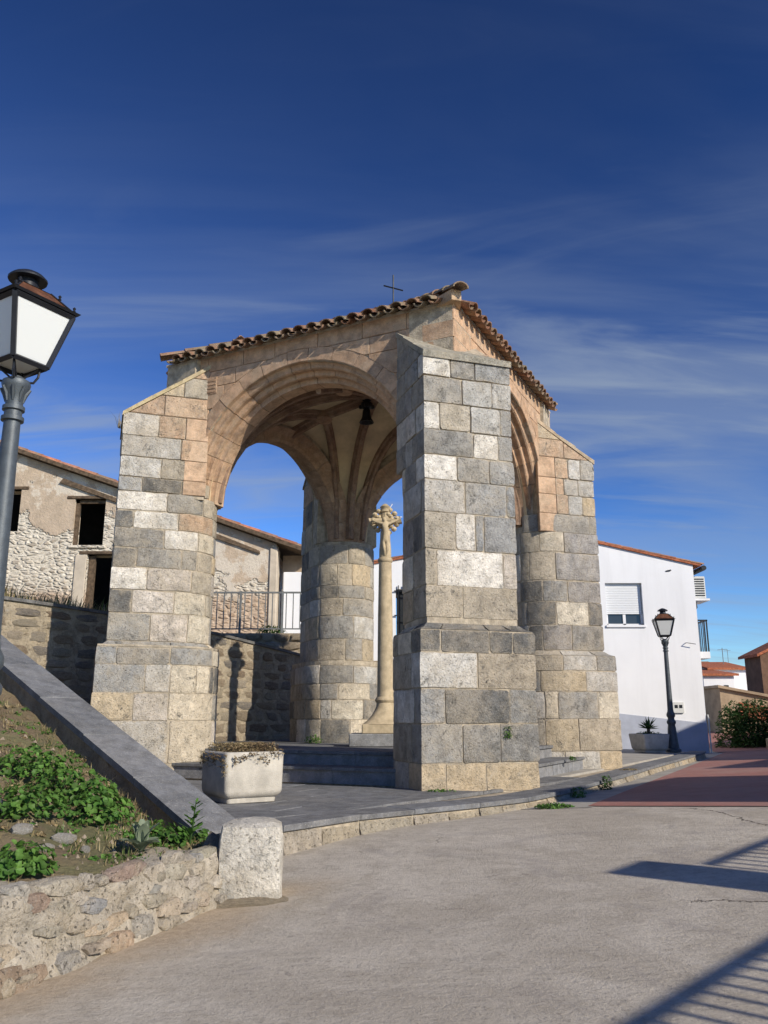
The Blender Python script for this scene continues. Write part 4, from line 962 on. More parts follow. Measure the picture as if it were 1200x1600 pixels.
# ------------------------------------------------------------------ low rubble wall in front of the bank
random.seed(51)
FW = [V2(-.93, 5.28), V2(-1.22, 4.66), V2(-1.60, 3.85), V2(-2.35, 2.5), V2(-3.2, .9)]
FTOP = [.85, .86, .88, .86, .84]
fw = thing('rubble_wall', (-1.3, 4.6, .5), 'low mortared rubble wall holding back the weedy bank', 'wall')
def polyat(P, s):
    for i in range(len(P) - 1):
        L = np.linalg.norm(P[i + 1] - P[i])
        if s <= L or i == len(P) - 2: return P[i] + (P[i + 1] - P[i]) * (s / L), (P[i + 1] - P[i]) / L, i, s / L
        s -= L
tot = sum(np.linalg.norm(FW[i + 1] - FW[i]) for i in range(len(FW) - 1))
def fwface(u, v):
    s = u * tot; p, d, i, f = polyat(FW, s); n = V2(-d[1], d[0]); n = n if n[0] > 0 else -n
    zt = FTOP[i] * (1 - f) + FTOP[i + 1] * f + .02 * math.sin(s * 5.3); zb = gz(*p) - .05
    k = v
    if k < .62: kk = k / .62; z = zb + (zt - zb) * kk; o_ = .10 * (1 - kk) ** 1.6 + .012 * math.sin(s * 17 + z * 23) + .014 * math.sin(s * 9.1 - z * 31)
    else: kk = (k - .62) / .38; z = zt + .012 * math.sin(s * 11 + kk * 5) - .015 * kk; o_ = -.02 - .33 * kk
    if .55 < k < .66: z -= .012
    q = p + n * o_; return (q[0], q[1], z)
MB().grid(fwface, 120, 22).build('wall_mortar', 'rubble', fw, (.53, .47, .375), smooth=60)
FC = [(.46, .40, .31), (.42, .35, .26), (.52, .47, .39), (.34, .35, .35), (.46, .36, .27), (.48, .41, .29), (.40, .37, .29), (.55, .51, .44)]
def fwstone(s, zf, w, h, c, var=None, deep=.10):
    p, d, i, f = polyat(FW, s); n = V2(-d[1], d[0]); n = n if n[0] > 0 else -n
    zt = FTOP[i] * (1 - f) + FTOP[i + 1] * f; zb = gz(*p); z = zb + (zt - zb) * zf
    o_ = .10 * (1 - min(1, zf)) ** 1.6 + random.uniform(-.006, .008)
    m_ = random.randint(6, 8); poly = []; ph = random.uniform(0, 6.28); rot_ = random.uniform(-.12, .12)
    for q in range(m_):
        a_ = ph + 2 * math.pi * (q + random.uniform(-.22, .22)) / m_; k_ = (abs(math.cos(a_)) ** 3.2 + abs(math.sin(a_)) ** 3.2) ** (-1 / 3.2) * random.uniform(.86, 1.04)
        x_, y_ = w / 2 * k_ * math.cos(a_), h / 2 * k_ * math.sin(a_); poly.append(V2(x_ * math.cos(rot_) - y_ * math.sin(rot_), z + y_ * math.cos(rot_) + x_ * math.sin(rot_)))
    cc = sum(poly) / m_; rings = [(1.06, -.05), (1.0, -.004), (.90, .006), (.5, .008 + random.uniform(0, .006))]; V = []
    for sc_, dd in rings:
        for q in poly:
            r_ = cc + (q - cc) * sc_; jj = random.uniform(-.004, .004) if sc_ < 1.05 else 0
            slope = (z - r_[1]) * .22 * (1 - min(1, zf))
            V.append((p[0] + d[0] * r_[0] + n[0] * (o_ + dd + jj + slope), p[1] + d[1] * r_[0] + n[1] * (o_ + dd + jj + slope), r_[1]))
    Fs = [(g_ * m_ + q, g_ * m_ + (q + 1) % m_, (g_ + 1) * m_ + (q + 1) % m_, (g_ + 1) * m_ + q) for g_ in range(3) for q in range(m_)] + [tuple(range(3 * m_, 4 * m_))]
    MB().add(V, Fs).build('stone', 'rubble', fw, jit(tuple(.6 * x + .4 * y for x, y in zip(c, (.52, .455, .36))), .1, .04), smooth=45)
# the stones one can pick out, then fillers
for a in [(.18, .93, .26, .11, (.25, .26, .21)), (.48, .80, .22, .10, (.36, .33, .25)), (.62, .55, .16, .10, (.30, .32, .31)), (.84, .95, .34, .09, (.26, .15, .13)), (1.42, .82, .17, .09, (.31, .17, .12)), (1.08, .62, .17, .08, (.30, .33, .37)),
          (1.0, .36, .30, .07, (.48, .34, .20)), (.78, .18, .18, .11, (.56, .53, .47)), (.94, .10, .20, .09, (.54, .35, .22)), (1.66, .36, .34, .12, (.43, .34, .23)), (1.55, .12, .36, .12, (.38, .25, .16)), (1.80, .72, .24, .14, (.42, .37, .22)),
          (2.02, .86, .22, .13, (.36, .38, .41)), (2.05, .20, .40, .20, (.56, .53, .46)), (1.95, -.02, .26, .12, (.32, .34, .35)), (2.25, .55, .2, .1, (.40, .44, .48)), (.33, .55, .14, .08, (.52, .47, .40)), (.30, .28, .16, .1, (.45, .36, .27)), (1.25, .93, .3, .08, (.53, .49, .40)), (.55, .3, .2, .1, (.46, .37, .27))]: fwstone(*a)
s = .12
while s < 4.3:
    for zf in (.15, .45, .75, .95):
        if random.random() < .75: fwstone(s + random.uniform(-.06, .06), zf + random.uniform(-.08, .06), random.uniform(.07, .19), random.uniform(.04, .09), random.choice(FC), deep=.075)
    s += .17
# end block
eb = thing('corner_block', (-.79, 5.33, .56), 'squared whitish stone block ending the low rubble wall', 'stone block')
b_ = bmesh.new(); bmesh.ops.create_cube(b_, size=1); bmesh.ops.subdivide_edges(b_, edges=b_.edges, cuts=5, use_grid_fill=True)
for v in b_.verts:
    p = v.co * 2; k = (abs(p.x) ** 9 + abs(p.y) ** 9 + abs(p.z) ** 9) ** (-1 / 9); v.co = p.normalized() * (p.length * 1) if False else p * min(1, k * max(abs(p.x), abs(p.y), abs(p.z)))
    v.co += Vector((.02 * math.sin(v.co.z * 5 + v.co.y * 3), .02 * math.sin(v.co.x * 6), .03 * math.sin(v.co.x * 3 + v.co.y * 2)))
me = bpy.data.meshes.new('block'); b_.to_mesh(me); b_.free(); me.transform(Matrix.Translation((-.79, 5.35, .755)) @ Matrix.Rotation(.10, 4, 'Z') @ Matrix.Diagonal((.185, .19, .25, 1)))
obj('block', me, 'stone', eb, (.74, .70, .61), smooth=50)
rock('mortar_lump', 'rubble', (-.76, 5.22, .56), (.50, .26, .10), .1, eb, (.47, .39, .28), 2)
rock('mortar_lump', 'rubble', (-1.02, 5.42, .72), (.16, .3, .42), .1, eb, (.30, .27, .22), 4)

# ------------------------------------------------------------------ weedy bank
def bank(u, v):
    # between the low wall (u=0) and the sloping coping (u=1); v runs up the slope
    p, d, i, f = polyat(FW, 0.02 + v * 0 + 0) if False else (None,) * 4
    return None
CA = V2(-.98, 6.35); CB = V2(-6.3, 11.79); cdv = (CB - CA) / np.linalg.norm(CB - CA); cl_n = V2(-cdv[1], cdv[0]); cl_n = cl_n if cl_n[0] < 0 else -cl_n
CLEN = np.linalg.norm(CB - CA); czf = lambda s: .845 + (3.42 - .845) * s / CLEN
FWX = [V2(-.86, 5.45)] + FW
def bankpt(u, v):
    a, _, i, f = polyat(FWX, v * 5.0); a = a + V2(-.03, .0); s = min(CLEN, v * 7.6); b = CA + cdv * s + cl_n * .42
    q = a + (b - a) * u; zb = czf(s) - .20; za = .835
    z = za + (zb - za) * (u * .92 + .08 * u * u) + wob(q[0] * 1.6, q[1] * 1.6, .5 * min(1, 4 * u * (1 - u) + .1)) + .03 * math.sin(q[0] * 9) * math.sin(q[1] * 8) * min(1, u * 3)
    return (q[0], q[1], z)
struct(MB().grid(bankpt, 40, 70).build('bank', 'earth', smooth=80))
BK = [bankpt(i / 40, j / 70) for i in range(41) for j in range(71)]; BKA = np.array(BK)
def bz(x, y): d = (BKA[:, 0] - x) ** 2 + (BKA[:, 1] - y) ** 2; k = np.argsort(d)[:3]; return float(BKA[k, 2].mean())

# ------------------------------------------------------------------ sloping coping wall
random.seed(61)
cw = thing('sloping_wall', (-2.5, 8, ZL), 'stone parapet wall with sloping slate coping down to the pavement', 'wall')
a, b = CA + cl_n * .03, CB + cl_n * .03; a2, b2 = CA + cl_n * .36, CB + cl_n * .36
MB().hexa([(*a, .4), (*b, .4), (*b2, .4), (*a2, .4)], [(*a, czf(0) - .055), (*b, czf(CLEN) - .055), (*b2, czf(CLEN) - .055), (*a2, czf(0) - .055)]).build('wall_core', 'rubble', cw, (.36, .30, .22))
s = 0.0
while s < CLEN - .05:
    e = min(CLEN, s + random.uniform(.82, 1.05)); lo = []; hi = []
    for (q, w_) in ((s + .005, 0), (e - .004, 0), (e - .004, .40), (s + .004, .40)):
        p = CA + cdv * q + cl_n * w_; lo.append((p[0], p[1], czf(q) - .055)); hi.append((p[0], p[1], czf(q) + random.uniform(-.006, .006)))
    MB().hexa(lo, hi).build('coping_slab', 'slate', cw, jit((.165, .170, .178), .16, .03)); s = e
# ------------------------------------------------------------------ retaining wall behind the canopy
random.seed(71)
Q0 = V2(-5.27, 12.94); qd = V2(.57, .82); qd /= np.linalg.norm(qd); qn = V2(qd[1], -qd[0])   # faces the canopy
def w1top(s): return float(np.interp(s, [-6, -.64, 1.22, 3.53, 6.1, 11], [3.42, 3.36, 3.32, 3.19, 2.93, 2.3]))
rw = thing('retaining_wall', (-4, 15, 1.0), 'tall rubble retaining wall behind the canopy, mostly in shadow', 'wall')
SA, SB = -5.0, 10.5; mb = MB(); n = 16
for i in range(n):
    s0, s1 = SA + (SB - SA) * i / n, SA + (SB - SA) * (i + 1) / n; p, q = Q0 + qd * s0, Q0 + qd * s1
    mb.hexa([(*p, .5), (*q, .5), (*(q - qn * .4), .5), (*(p - qn * .4), .5)], [(*p, w1top(s0) - .05), (*q, w1top(s1) - .05), (*(q - qn * .4), w1top(s1) - .05), (*(p - qn * .4), w1top(s0) - .05)])
mb.build('wall_core', 'rubble', rw, (.40, .335, .24))
for i in range(n):
    s0, s1 = SA + (SB - SA) * i / n, SA + (SB - SA) * (i + 1) / n; p, q = Q0 + qd * (s0 + .004) + qn * .04, Q0 + qd * (s1 - .004) + qn * .04
    MB().hexa([(*p, w1top(s0) - .05), (*q, w1top(s1) - .05), (*(q - qn * .46), w1top(s1) - .05), (*(p - qn * .46), w1top(s0) - .05)], [(*p, w1top(s0)), (*q, w1top(s1)), (*(q - qn * .46), w1top(s1)), (*(p - qn * .46), w1top(s0))]).build('coping_slab', 'slate', rw, jit((.12, .12, .12), .1))
WC = [(.38, .30, .21), (.32, .25, .175), (.42, .36, .27), (.28, .21, .15), (.27, .24, .21), (.44, .38, .30)]
z = 1.12; cnt = 0
while z < 3.3:
    h = random.uniform(.15, .24); s = -1.6 + random.uniform(0, .3)
    while s < 6.6 and cnt < 295:
        L = random.uniform(.28, .62)
        if z + h < w1top(s + L / 2) - .03:
            p = Q0 + qd * (s + L / 2) - qn * random.uniform(.040, .052); rock('stone', 'rubble', (p[0], p[1], z + h / 2), (L * random.uniform(.8, 1.0), .13, h * random.uniform(.8, 1.0)), math.atan2(qd[1], qd[0]), rw, jit(random.choice(WC), .12, .04), boxy=6., roll=random.uniform(-.04, .04)); cnt += 1
        s += L
    z += h
# hillside above it
def hill(u, v):
    s = -26 + 40 * u; d = .3 + 44 * v * v + 3 * v; p = Q0 + qd * s - qn * d
    return (p[0], p[1], w1top(s) - .10 + .15 * min(d, 12) + .02 * max(0, d - 12) + wob(p[0], p[1], 1.6 * min(1, d / 3)))
struct(MB().grid(hill, 60, 40).build('hillside', 'earth', smooth=80))
def hz(x, y):
    r_ = V2(x, y) - Q0; s = float(np.dot(r_, qd)); d = float(-np.dot(r_, qn)); return w1top(s) - .10 + .15 * min(d, 12) + .02 * max(0, d - 12)

# ------------------------------------------------------------------ terrace wall and railing
random.seed(72)
tw = thing('terrace_wall', (-3, 19.9, 2), 'sunlit rubble terrace wall below the grey railing', 'wall')
MB().box(-6.2, -1.3, 19.95, 24.6, 1.5, 3.55).build('wall_core', 'rubble', tw, (.46, .38, .27))
MB().box(-1.3, 1.6, 20.6, 21.0, .8, 2.95).build('wall_end', 'rubble', tw, (.46, .38, .27))
z = 2.55
while z < 3.5:
    s = -4.6
    while s < -1.4:
        L = random.uniform(.22, .5); rock('stone', 'rubble', (s + L / 2, 19.96, z + .1), (L * .95, .16, .2), 0, tw, jit(random.choice(WC), .12, .05)); s += L
    z += .2
tr = thing('terrace_railing', (-3.2, 19.98, 3.55), 'grey metal railing on the terrace in front of the ruined house', 'railing')
plain('rail_grey', (.20, .21, .21), .6, .3, var=.2, bmp=.1)
MB().box(-5.4, -1.42, 19.96, 20.0, 4.50, 4.54).build('top_rail', 'rail_grey', tr); MB().box(-5.4, -1.42, 19.97, 19.99, 3.64, 3.67).build('bottom_rail', 'rail_grey', tr)
bar = MB().box(-.011, .011, -.011, .011, 0, .86).mesh('bar'); bar.materials.append(M['rail_grey'])
for i in range(24):
    o = obj('bar', bar, None); o.parent = tr; o.location = (-5.3 + .165 * i + 3.2, 0, .1)
for x in (-5.38, -3.42, -2.42, -1.45): MB().box(x - .025, x + .025, 19.955, 20.005, 3.5, 4.55).build('post', 'rail_grey', tr)

# ------------------------------------------------------------------ ruined house
def wallgrid(x0, x1, z0, top, openings, y0, y1, extra=()):
    xs_ = sorted(set([x0, x1] + [o[0] for o in openings] + [o[1] for o in openings] + list(extra))); mb = MB()
    for i in range(len(xs_) - 1):
        a, b = xs_[i], xs_[i + 1]; segs = [(z0, None)]
        for o in sorted(openings, key=lambda q: q[2]):
            if o[0] <= a + 1e-6 and o[1] >= b - 1e-6:
                l = segs.pop(); segs += [(l[0], o[2]), (o[3], None)]
        for l, h in segs:
            ta, tb = (top(a), top(b)) if h is None else (h, h)
            if ta - l < .01: continue
            mb.hexa([(a, y0, l), (b, y0, l), (b, y1, l), (a, y1, l)], [(a, y0, ta), (b, y0, tb), (b, y1, tb), (a, y1, ta)])
    return mb
rh = thing('ruined_house', (-7, 24, 4.4), 'ruined tan house with fallen plaster, dark empty window and doorway', 'house')
rtop = lambda x: 6.53 + (x + 3.13) * (9.26 - 6.53) / (-10.91 + 3.13)
ops = [(-9.11, -8.2, 6.49, 7.88), (-8.62, -7.70, 4.3, 6.22), (-12.2, -10.72, 6.91, 8.17)]
ops2 = [ops[0], ops[2]]
# window and doorway overlap in x: cut both from the same columns
wallgrid(-15.5, -3.13, 3.2, rtop, ops, 24, 24.55, (-5, -6.5, -7, -10, -13)).build('facade', 'ruin_wall', rh)
MB().box(-3.6, -3.13, 24.5, 32, 3.2, 6.3).build('side_wall', 'ruin_wall', rh)
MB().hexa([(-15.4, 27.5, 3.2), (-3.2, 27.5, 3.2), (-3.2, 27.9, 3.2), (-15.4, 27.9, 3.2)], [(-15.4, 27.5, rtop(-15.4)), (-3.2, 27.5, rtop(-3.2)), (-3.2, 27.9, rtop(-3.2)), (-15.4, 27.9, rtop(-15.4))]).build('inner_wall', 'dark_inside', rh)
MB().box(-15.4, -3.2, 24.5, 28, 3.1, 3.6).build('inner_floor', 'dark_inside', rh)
lintel = lambda x0, x1, z: MB().cbox(x0, x1, 23.97, 24.2, z, z + .10, .02).build('lintel', 'old_wood', rh)
lintel(-9.35, -8.0, 7.88); lintel(-8.85, -7.5, 6.22); lintel(-12.3, -10.5, 8.17)
wf = MB(); wf.box(-9.11, -9.0, 24.1, 24.2, 6.49, 7.88); wf.box(-9.11, -8.2, 24.1, 24.2, 7.78, 7.88); wf.build('window_frame', 'old_wood', rh)
MB().box(-8.6, -8.42, 24.15, 24.25, 4.3, 6.2).build('door_jamb', 'old_wood', rh)
MB().cbox(-9.2, -8.1, 23.94, 24.1, 6.40, 6.49, .02).build('window_sill', 'ruin_wall', rh)
MB().cbox(-8.95, -8.62, 23.955, 24.02, 4.2, 6.2, .012).build('white_jamb', 'cream_render', rh)
random.seed(73)
# roof slab, board edge and tiles along the rake
MB().hexa([(-15.5, 23.75, rtop(-15.5) + .02), (-2.1, 23.75, rtop(-2.1) + .02), (-2.1, 33, rtop(-2.1) + .02), (-15.5, 33, rtop(-15.5) + .02)], [(-15.5, 23.75, rtop(-15.5) + .14), (-2.1, 23.75, rtop(-2.1) + .14), (-2.1, 33, rtop(-2.1) + .14), (-15.5, 33, rtop(-15.5) + .14)]).build('roof', 'old_wood', rh)
rakea = math.atan2(rtop(-3) - rtop(-4), 1)
def tile_row(parent, A, B, n, name='roof_tile', col_=TC, scale=1.6):
    # short tiles seen edge-on along a roof edge
    for i in range(n):
        p = Vector(A) + (Vector(B) - Vector(A)) * ((i + random.uniform(-.1, .1)) / max(1, n - 1))
        d = (Vector(B) - Vector(A)).normalized()
        o = obj(name, cov, None, None, jit(random.choice(col_), .2, .06)); o.parent = parent; o.matrix_parent_inverse = Matrix.Translation(-Vector(BASE[parent.name]))
        yv = d; zv = Vector((0, 0, 1)) - d * d.z; zv.normalize(); xv = yv.cross(zv)
        o.matrix_basis = Matrix(((xv.x, yv.x, zv.x, p.x), (xv.y, yv.y, zv.y, p.y), (xv.z, yv.z, zv.z, p.z), (0, 0, 0, 1))) @ Matrix.Diagonal((scale, scale, scale * .8, 1)) @ Matrix.Rotation(random.uniform(-.03, .03), 4, 'Z')
TR_ = [(.38, .15, .085), (.34, .13, .075), (.42, .19, .12), (.30, .15, .10)]
tile_row(rh, (-2.0, 23.9, rtop(-2.0) + .14), (-14.5, 23.9, rtop(-14.5) + .14), 24, col_=TR_)
tile_row(rh, (-2.0, 24.3, rtop(-2.0) + .15), (-14.5, 24.3, rtop(-14.5) + .15), 24, col_=TR_)
# torn plaster strip below the roof and porch on the right
for x0, x1, dz in ((-9.6, -7.0, .42), (-5.6, -3.6, .46)):
    MB().hexa([(x0, 23.93, rtop(x0) - dz), (x1, 23.93, rtop(x1) - dz), (x1, 24.05, rtop(x1) - dz), (x0, 24.05, rtop(x0) - dz)], [(x0 + .1, 23.95, rtop(x0) - dz + .13), (x1 - .1, 23.95, rtop(x1) - dz + .11), (x1, 24.05, rtop(x1) - dz + .12), (x0, 24.05, rtop(x0) - dz + .12)]).build('beam', 'old_wood', rh)
MB().cbox(-3.32, -3.08, 23.94, 24.5, 3.4, 6.42, .03).build('corner_pillar', 'cream_render', rh)
MB().cbox(-2.95, -2.36, 24.25, 24.6, 3.4, 5.75, .03).build('porch_wall', 'white_render', rh)
MB().box(-3.0, -2.3, 24.6, 24.8, 3.4, 6.3).build('porch_back', 'tan_render', rh)

# ------------------------------------------------------------------ white house
wh = thing('white_house', (4.5, 24.6, .7), 'white rendered house with grey painted base and shuttered window', 'house')
WY = 24.6; wx0, wx1, wpk, wez, wpz = -.45, 9.16, 5.0, 6.02, 6.98
wtop = lambda x: wez + (wpz - wez) * (1 - abs(x - wpk) / ((wx1 - wpk) if x > wpk else (wpk - wx0 + .0))) if True else 0
wopen = (6.52, 7.60, 4.24, 5.48); wop2 = (.35, 1.2, 3.7, 5.3)
wallgrid(wx0, wx1, .2, wtop, [wopen, wop2], WY, WY + .32, (wpk,)).build('facade', 'white_render', wh)
MB().box(wx1 - .3, wx1, WY + .32, WY + 8, .2, wez - .02).build('side_wall', 'white_render', wh)
MB().box(wx0, wx0 + .3, WY + .32, WY + 8, .2, wez - .02).build('side_wall', 'white_render', wh)
plain('dado_paint', (.40, .43, .50), .85, var=.12, scale=2, bmp=.2)
MB().hexa([(2, WY - .012, .2), (wx1 + .012, WY - .012, .2), (wx1 + .012, WY + .05, .2), (2, WY + .05, .2)], [(2, WY - .012, 2.25), (wx1 + .012, WY - .012, 1.46), (wx1 + .012, WY + .05, 1.46), (2, WY + .05, 2.25)]).build('painted_base', 'dado_paint', wh)
wrf = MB()
for xa, xb in ((wx0 - .2, wpk), (wpk, wx1 + .22)):
    wrf.hexa([(xa, WY - .06, wtop(xa) + .003), (xb, WY - .06, wtop(xb) + .003), (xb, WY + 8.3, wtop(xb) + .003), (xa, WY + 8.3, wtop(xa) + .003)], [(xa, WY - .06, wtop(xa) + .06), (xb, WY - .06, wtop(xb) + .06), (xb, WY + 8.3, wtop(xb) + .06), (xa, WY + 8.3, wtop(xa) + .06)])
wrf = wrf.build('roof', 'terracotta', wh)
tile_row(wh, (wx1 + .3, WY + .05, wtop(wx1 + .2) + .06), (wpk, WY + .05, wtop(wpk) + .06), 12, col_=TR_, scale=1.0)
tile_row(wh, (wx0 - .3, WY + .05, wtop(wx0 - .2) + .06), (wpk, WY + .05, wtop(wpk) + .06), 14, col_=TR_, scale=1.0)
win = MB().box(wopen[0] + .03, wopen[1] - .03, WY + .16, WY + .18, wopen[2] + .03, wopen[3] - .02).build('window', 'window_glass', wh)
fr = MB()
for x0, x1, z0, z1 in ((0, .06, 0, .34), (.50, .58, 0, .34), (1.02, 1.08, 0, .34), (0, 1.08, 0, .05)): fr.box(wopen[0] + x0, wopen[0] + x1, WY + .12, WY + .16, wopen[2] + z0, wopen[2] + z1)
fr.build('window_frame', 'white_paint', win)
for i in range(18): MB().cbox(wopen[0] + .02, wopen[1] - .02, WY + .10, WY + .125, wopen[2] + .33 + i * .051, wopen[2] + .378 + i * .051, .006).build('shutter_slat', 'shutter', win)
MB().cbox(wopen[0] - .04, wopen[1] + .04, WY - .05, WY + .12, wopen[2] - .07, wopen[2] + .0, .008).build('sill', 'white_paint', win)
win2 = MB().box(wop2[0] + .02, wop2[1] - .02, WY + .2, WY + .22, wop2[2], wop2[3]).build('window', 'window_glass', wh)
for i in range(6): MB().box(wop2[0] + .06 + i * .145, wop2[0] + .085 + i * .145, WY - .06, WY - .035, wop2[2] - .05, wop2[3] + .1).build('grille_bar', 'dark_iron', win2)
for z in (wop2[2] + .05, (wop2[2] + wop2[3]) / 2, wop2[3] - .08): MB().box(wop2[0] - .05, wop2[1] + .05, WY - .065, WY - .03, z, z + .03).build('grille_rail', 'dark_iron', win2)
mbx = MB().cbox(8.20, 8.54, WY - .06, WY + .02, 1.74, 2.05, .01).build('meter_box', 'grey_plastic', wh)
for x in (8.27, 8.40): MB().box(x, x + .09, WY - .066, WY - .06, 1.88, 1.97).build('meter_window', 'window_glass', mbx)
MB().tube([(8.75, WY, 3.72), (8.75, WY - .12, 3.72), (9.0, WY - .13, 3.68)], .012, 6).build('wall_hook', 'rail_grey', wh)
MB().tube([(wx1 + .05, WY - .04, .65), (wx1 + .05, WY - .04, 1.6), (wx1 + .04, WY - .02, 1.7)], .022, 8).build('cable_pipe', 'grey_plastic', wh)
MB().tube([(8.35, WY - .005, 5.83), (8.5, WY - .03, 5.86)], .02, 6).build('vent_stub', 'dark_iron', wh)
gut = MB().tube([(wx1 + .30, WY - .08, wez - .10), (wx1 + .30, WY + 8, wez - .10)], .075, 10).build('gutter', 'dark_iron', wh)
bal = MB().cbox(wx1, wx1 + .42, WY + .35, WY + 2.2, 3.30, 3.50, .01).build('balcony', 'white_render', wh)
for i in range(5): MB().box(wx1 + .04 + i * .088, wx1 + .062 + i * .088, WY + .36, WY + .38, 3.5, 4.42).build('baluster', 'dark_iron', bal)
for i in range(13): MB().box(wx1 + .39, wx1 + .41, WY + .40 + i * .14, WY + .42 + i * .14, 3.5, 4.42).build('baluster', 'dark_iron', bal)
MB().box(wx1, wx1 + .42, WY + .35, WY + .39, 4.40, 4.44).build('handrail', 'dark_iron', bal); MB().box(wx1 + .385, wx1 + .42, WY + .35, WY + 2.2, 4.40, 4.44).build('handrail', 'dark_iron', bal)
ac = thing('air_conditioner', (9.3, 24.9, 5.0), 'white air conditioner unit on the side of the white house', 'air conditioner')
MB().cbox(wx1 + .06, wx1 + .42, WY + .25, WY + 1.05, 5.06, 5.72, .02).build('case', 'grey_plastic', ac)
for i in range(8): MB().box(wx1 + .10, wx1 + .38, WY + .238, WY + .25, 5.13 + i * .07, 5.16 + i * .07).build('louvre', 'dark_iron', ac)
MB().box(wx1, wx1 + .5, WY + .2, WY + 1.1, 4.99, 5.05).build('bracket', 'white_paint', ac)
MB().tube([(wx1 + .1, WY + .3, 4.99), (wx1 + .12, WY + .3, 4.80), (wx1 + .02, WY + .3, 4.66)], .03, 8).build('drain_pipe', 'dark_iron', ac)
an = thing('tv_antenna', (.2, 27, 6.2), 'thin white television antenna on the white house roof', 'antenna')
MB().tube([(.05, 27, 6.1), (.05, 27, 8.3)], .018, 6).build('mast', 'grey_plastic', an)
MB().tube([(-.35, 27, 8.12), (.6, 27, 8.05)], .016, 6).build('boom', 'white_paint', an); MB().tube([(0, 27, 8.05), (.28, 27, 8.5)], .014, 6).build('element', 'white_paint', an); MB().tube([(-.2, 27, 8.0), (-.1, 27, 8.25)], .012, 6).build('element', 'white_paint', an)

# ------------------------------------------------------------------ street lamps
def lamp(loc, rot, label, h=0.):
    e = thing('street_lamp', loc, label, 'street lamp', 'cast iron lantern street lamps'); e.rotation_euler = (0, 0, rot)
    def part(mb, name, mat, parent=e, smooth=None):
        o = mb.build(name, mat, None, smooth=smooth); o.parent = parent; return o
    part(MB().lathe([(.18, 0), (.18, .06), (.14, .09), (.135, .14), (.125, .2), (.095, .55), (.082, .62), (.105, .66), (.108, .70), (.08, .74), (.075, .78), (.10, .82), (.10, .87), (.075, .92), (.07, .96)], n=20), 'base', 'lamp_iron', smooth=40)
    part(MB().lathe([(.068, .96), (.061, 1.4), (.050, 2.32), (.050, 2.33), (.068, 2.335), (.068, 2.36), (.054, 2.365), (.053, 2.40), (.067, 2.405), (.067, 2.43), (.052, 2.435), (.053, 2.47), (.062, 2.51), (.083, 2.56), (.088, 2.58), (.083, 2.60), (.05, 2.62)], n=22), 'shaft', 'lamp_iron', smooth=40)
    cp = part(MB().lathe([(.05, 2.60), (.04, 2.63), (.02, 2.64)], n=12), 'capital', 'lamp_iron', smooth=40)
    for k in range(8):
        a = k * math.pi / 4; part(MB().tube([(.052 * math.cos(a), .052 * math.sin(a), 2.46), (.062 * math.cos(a), .062 * math.sin(a), 2.51), (.088 * math.cos(a), .088 * math.sin(a), 2.55)], [.006, .014, .009], 6), 'acanthus_leaf', 'lamp_iron', cp, smooth=40)
    zb, zt, hb, ht = 2.71, 3.08, .122, .213
    cb = [(sx * hb, sy * hb, zb) for sx, sy in ((1, 1), (-1, 1), (-1, -1), (1, -1))]; ct = [(sx * ht, sy * ht, zt) for sx, sy in ((1, 1), (-1, 1), (-1, -1), (1, -1))]
    for k in range(4):
        a = math.pi / 4 + k * math.pi / 2; x, y = math.cos(a), math.sin(a)
        part(MB().tube([(.045 * x, .045 * y, 2.60), (.10 * x, .10 * y, 2.60), (.125 * x, .125 * y, 2.64), (.135 * x, .135 * y, 2.72)], .008, 6), 'bracket_arm', 'black_frame')
        part(MB().tube([(.02 * x, .02 * y, 2.61), (.15 * x, .15 * y, 2.72)], .007, 6), 'bracket_arm', 'black_frame')
    fr = MB()
    def bar_(p, q, w=.014):
        p, q = Vector(p), Vector(q); fr.tube([p, q], w, 4)
    for k in range(4):
        bar_(cb[k], ct[k], .021); bar_(cb[k], cb[(k + 1) % 4], .021); bar_(ct[k], ct[(k + 1) % 4], .022)
    fr = part(fr, 'lantern_frame', 'black_frame')
    for k in range(4):
        a, b, c, d = [Vector(p) for p in (cb[k], cb[(k + 1) % 4], ct[(k + 1) % 4], ct[k])]; n_ = (b - a).cross(d - a).normalized() * .002
        m_ = MB().hexa([a + n_, b + n_, c + n_, d + n_], [a - n_, b - n_, c - n_, d - n_]); part(m_, 'glass_pane', 'milk_glass')
    part(MB().hexa([(x * .98, y * .98, zb + .004) for x, y, z in cb], [(x * .98, y * .98, zb + .01) for x, y, z in cb]), 'bottom_pane', 'milk_glass')
    e0 = ht + .035; e1 = .105
    sq = lambda r_, z: [(r_, r_, z), (-r_, r_, z), (-r_, -r_, z), (r_, -r_, z)]
    part(MB().hexa(sq(e0 - .012, zt + .012), sq(e0, zt + .026)), 'eave_plate', 'black_frame')
    rf = part(MB().hexa(sq(ht + .002, zt + .027), sq(e1, zt + .15)), 'lantern_roof', 'rust_copper')
    for k in range(4):
        a, b = Vector(sq(ht + .002, zt + .03)[k]), Vector(sq(e1, zt + .152)[k]); part(MB().tube([a, b], .008, 4), 'roof_ridge', 'black_frame', rf)
        for f in (0.0, .62): part(MB().lathe([(.004, 0), (.012, .008), (.006, .018), (.011, .03), (.003, .04)], tuple(a.lerp(b, f) + Vector((0, 0, .004)))), 'finial', 'black_frame', rf)
    part(MB().hexa(sq(e1 + .006, zt + .15), sq(e1 - .02, zt + .165)), 'roof_collar', 'black_frame')
    part(MB().lathe([(.075, zt + .16), (.07, zt + .20), (.066, zt + .23), (.122, zt + .228), (.124, zt + .238), (.10, zt + .262), (.06, zt + .285), (.03, zt + .297), (.01, zt + .30)], n=20), 'chimney_cap', 'black_frame', smooth=40)
    return e
lamp((-2.34, 5.0, 1.08), R(58), 'tall grey lantern lamp post close by on the left')
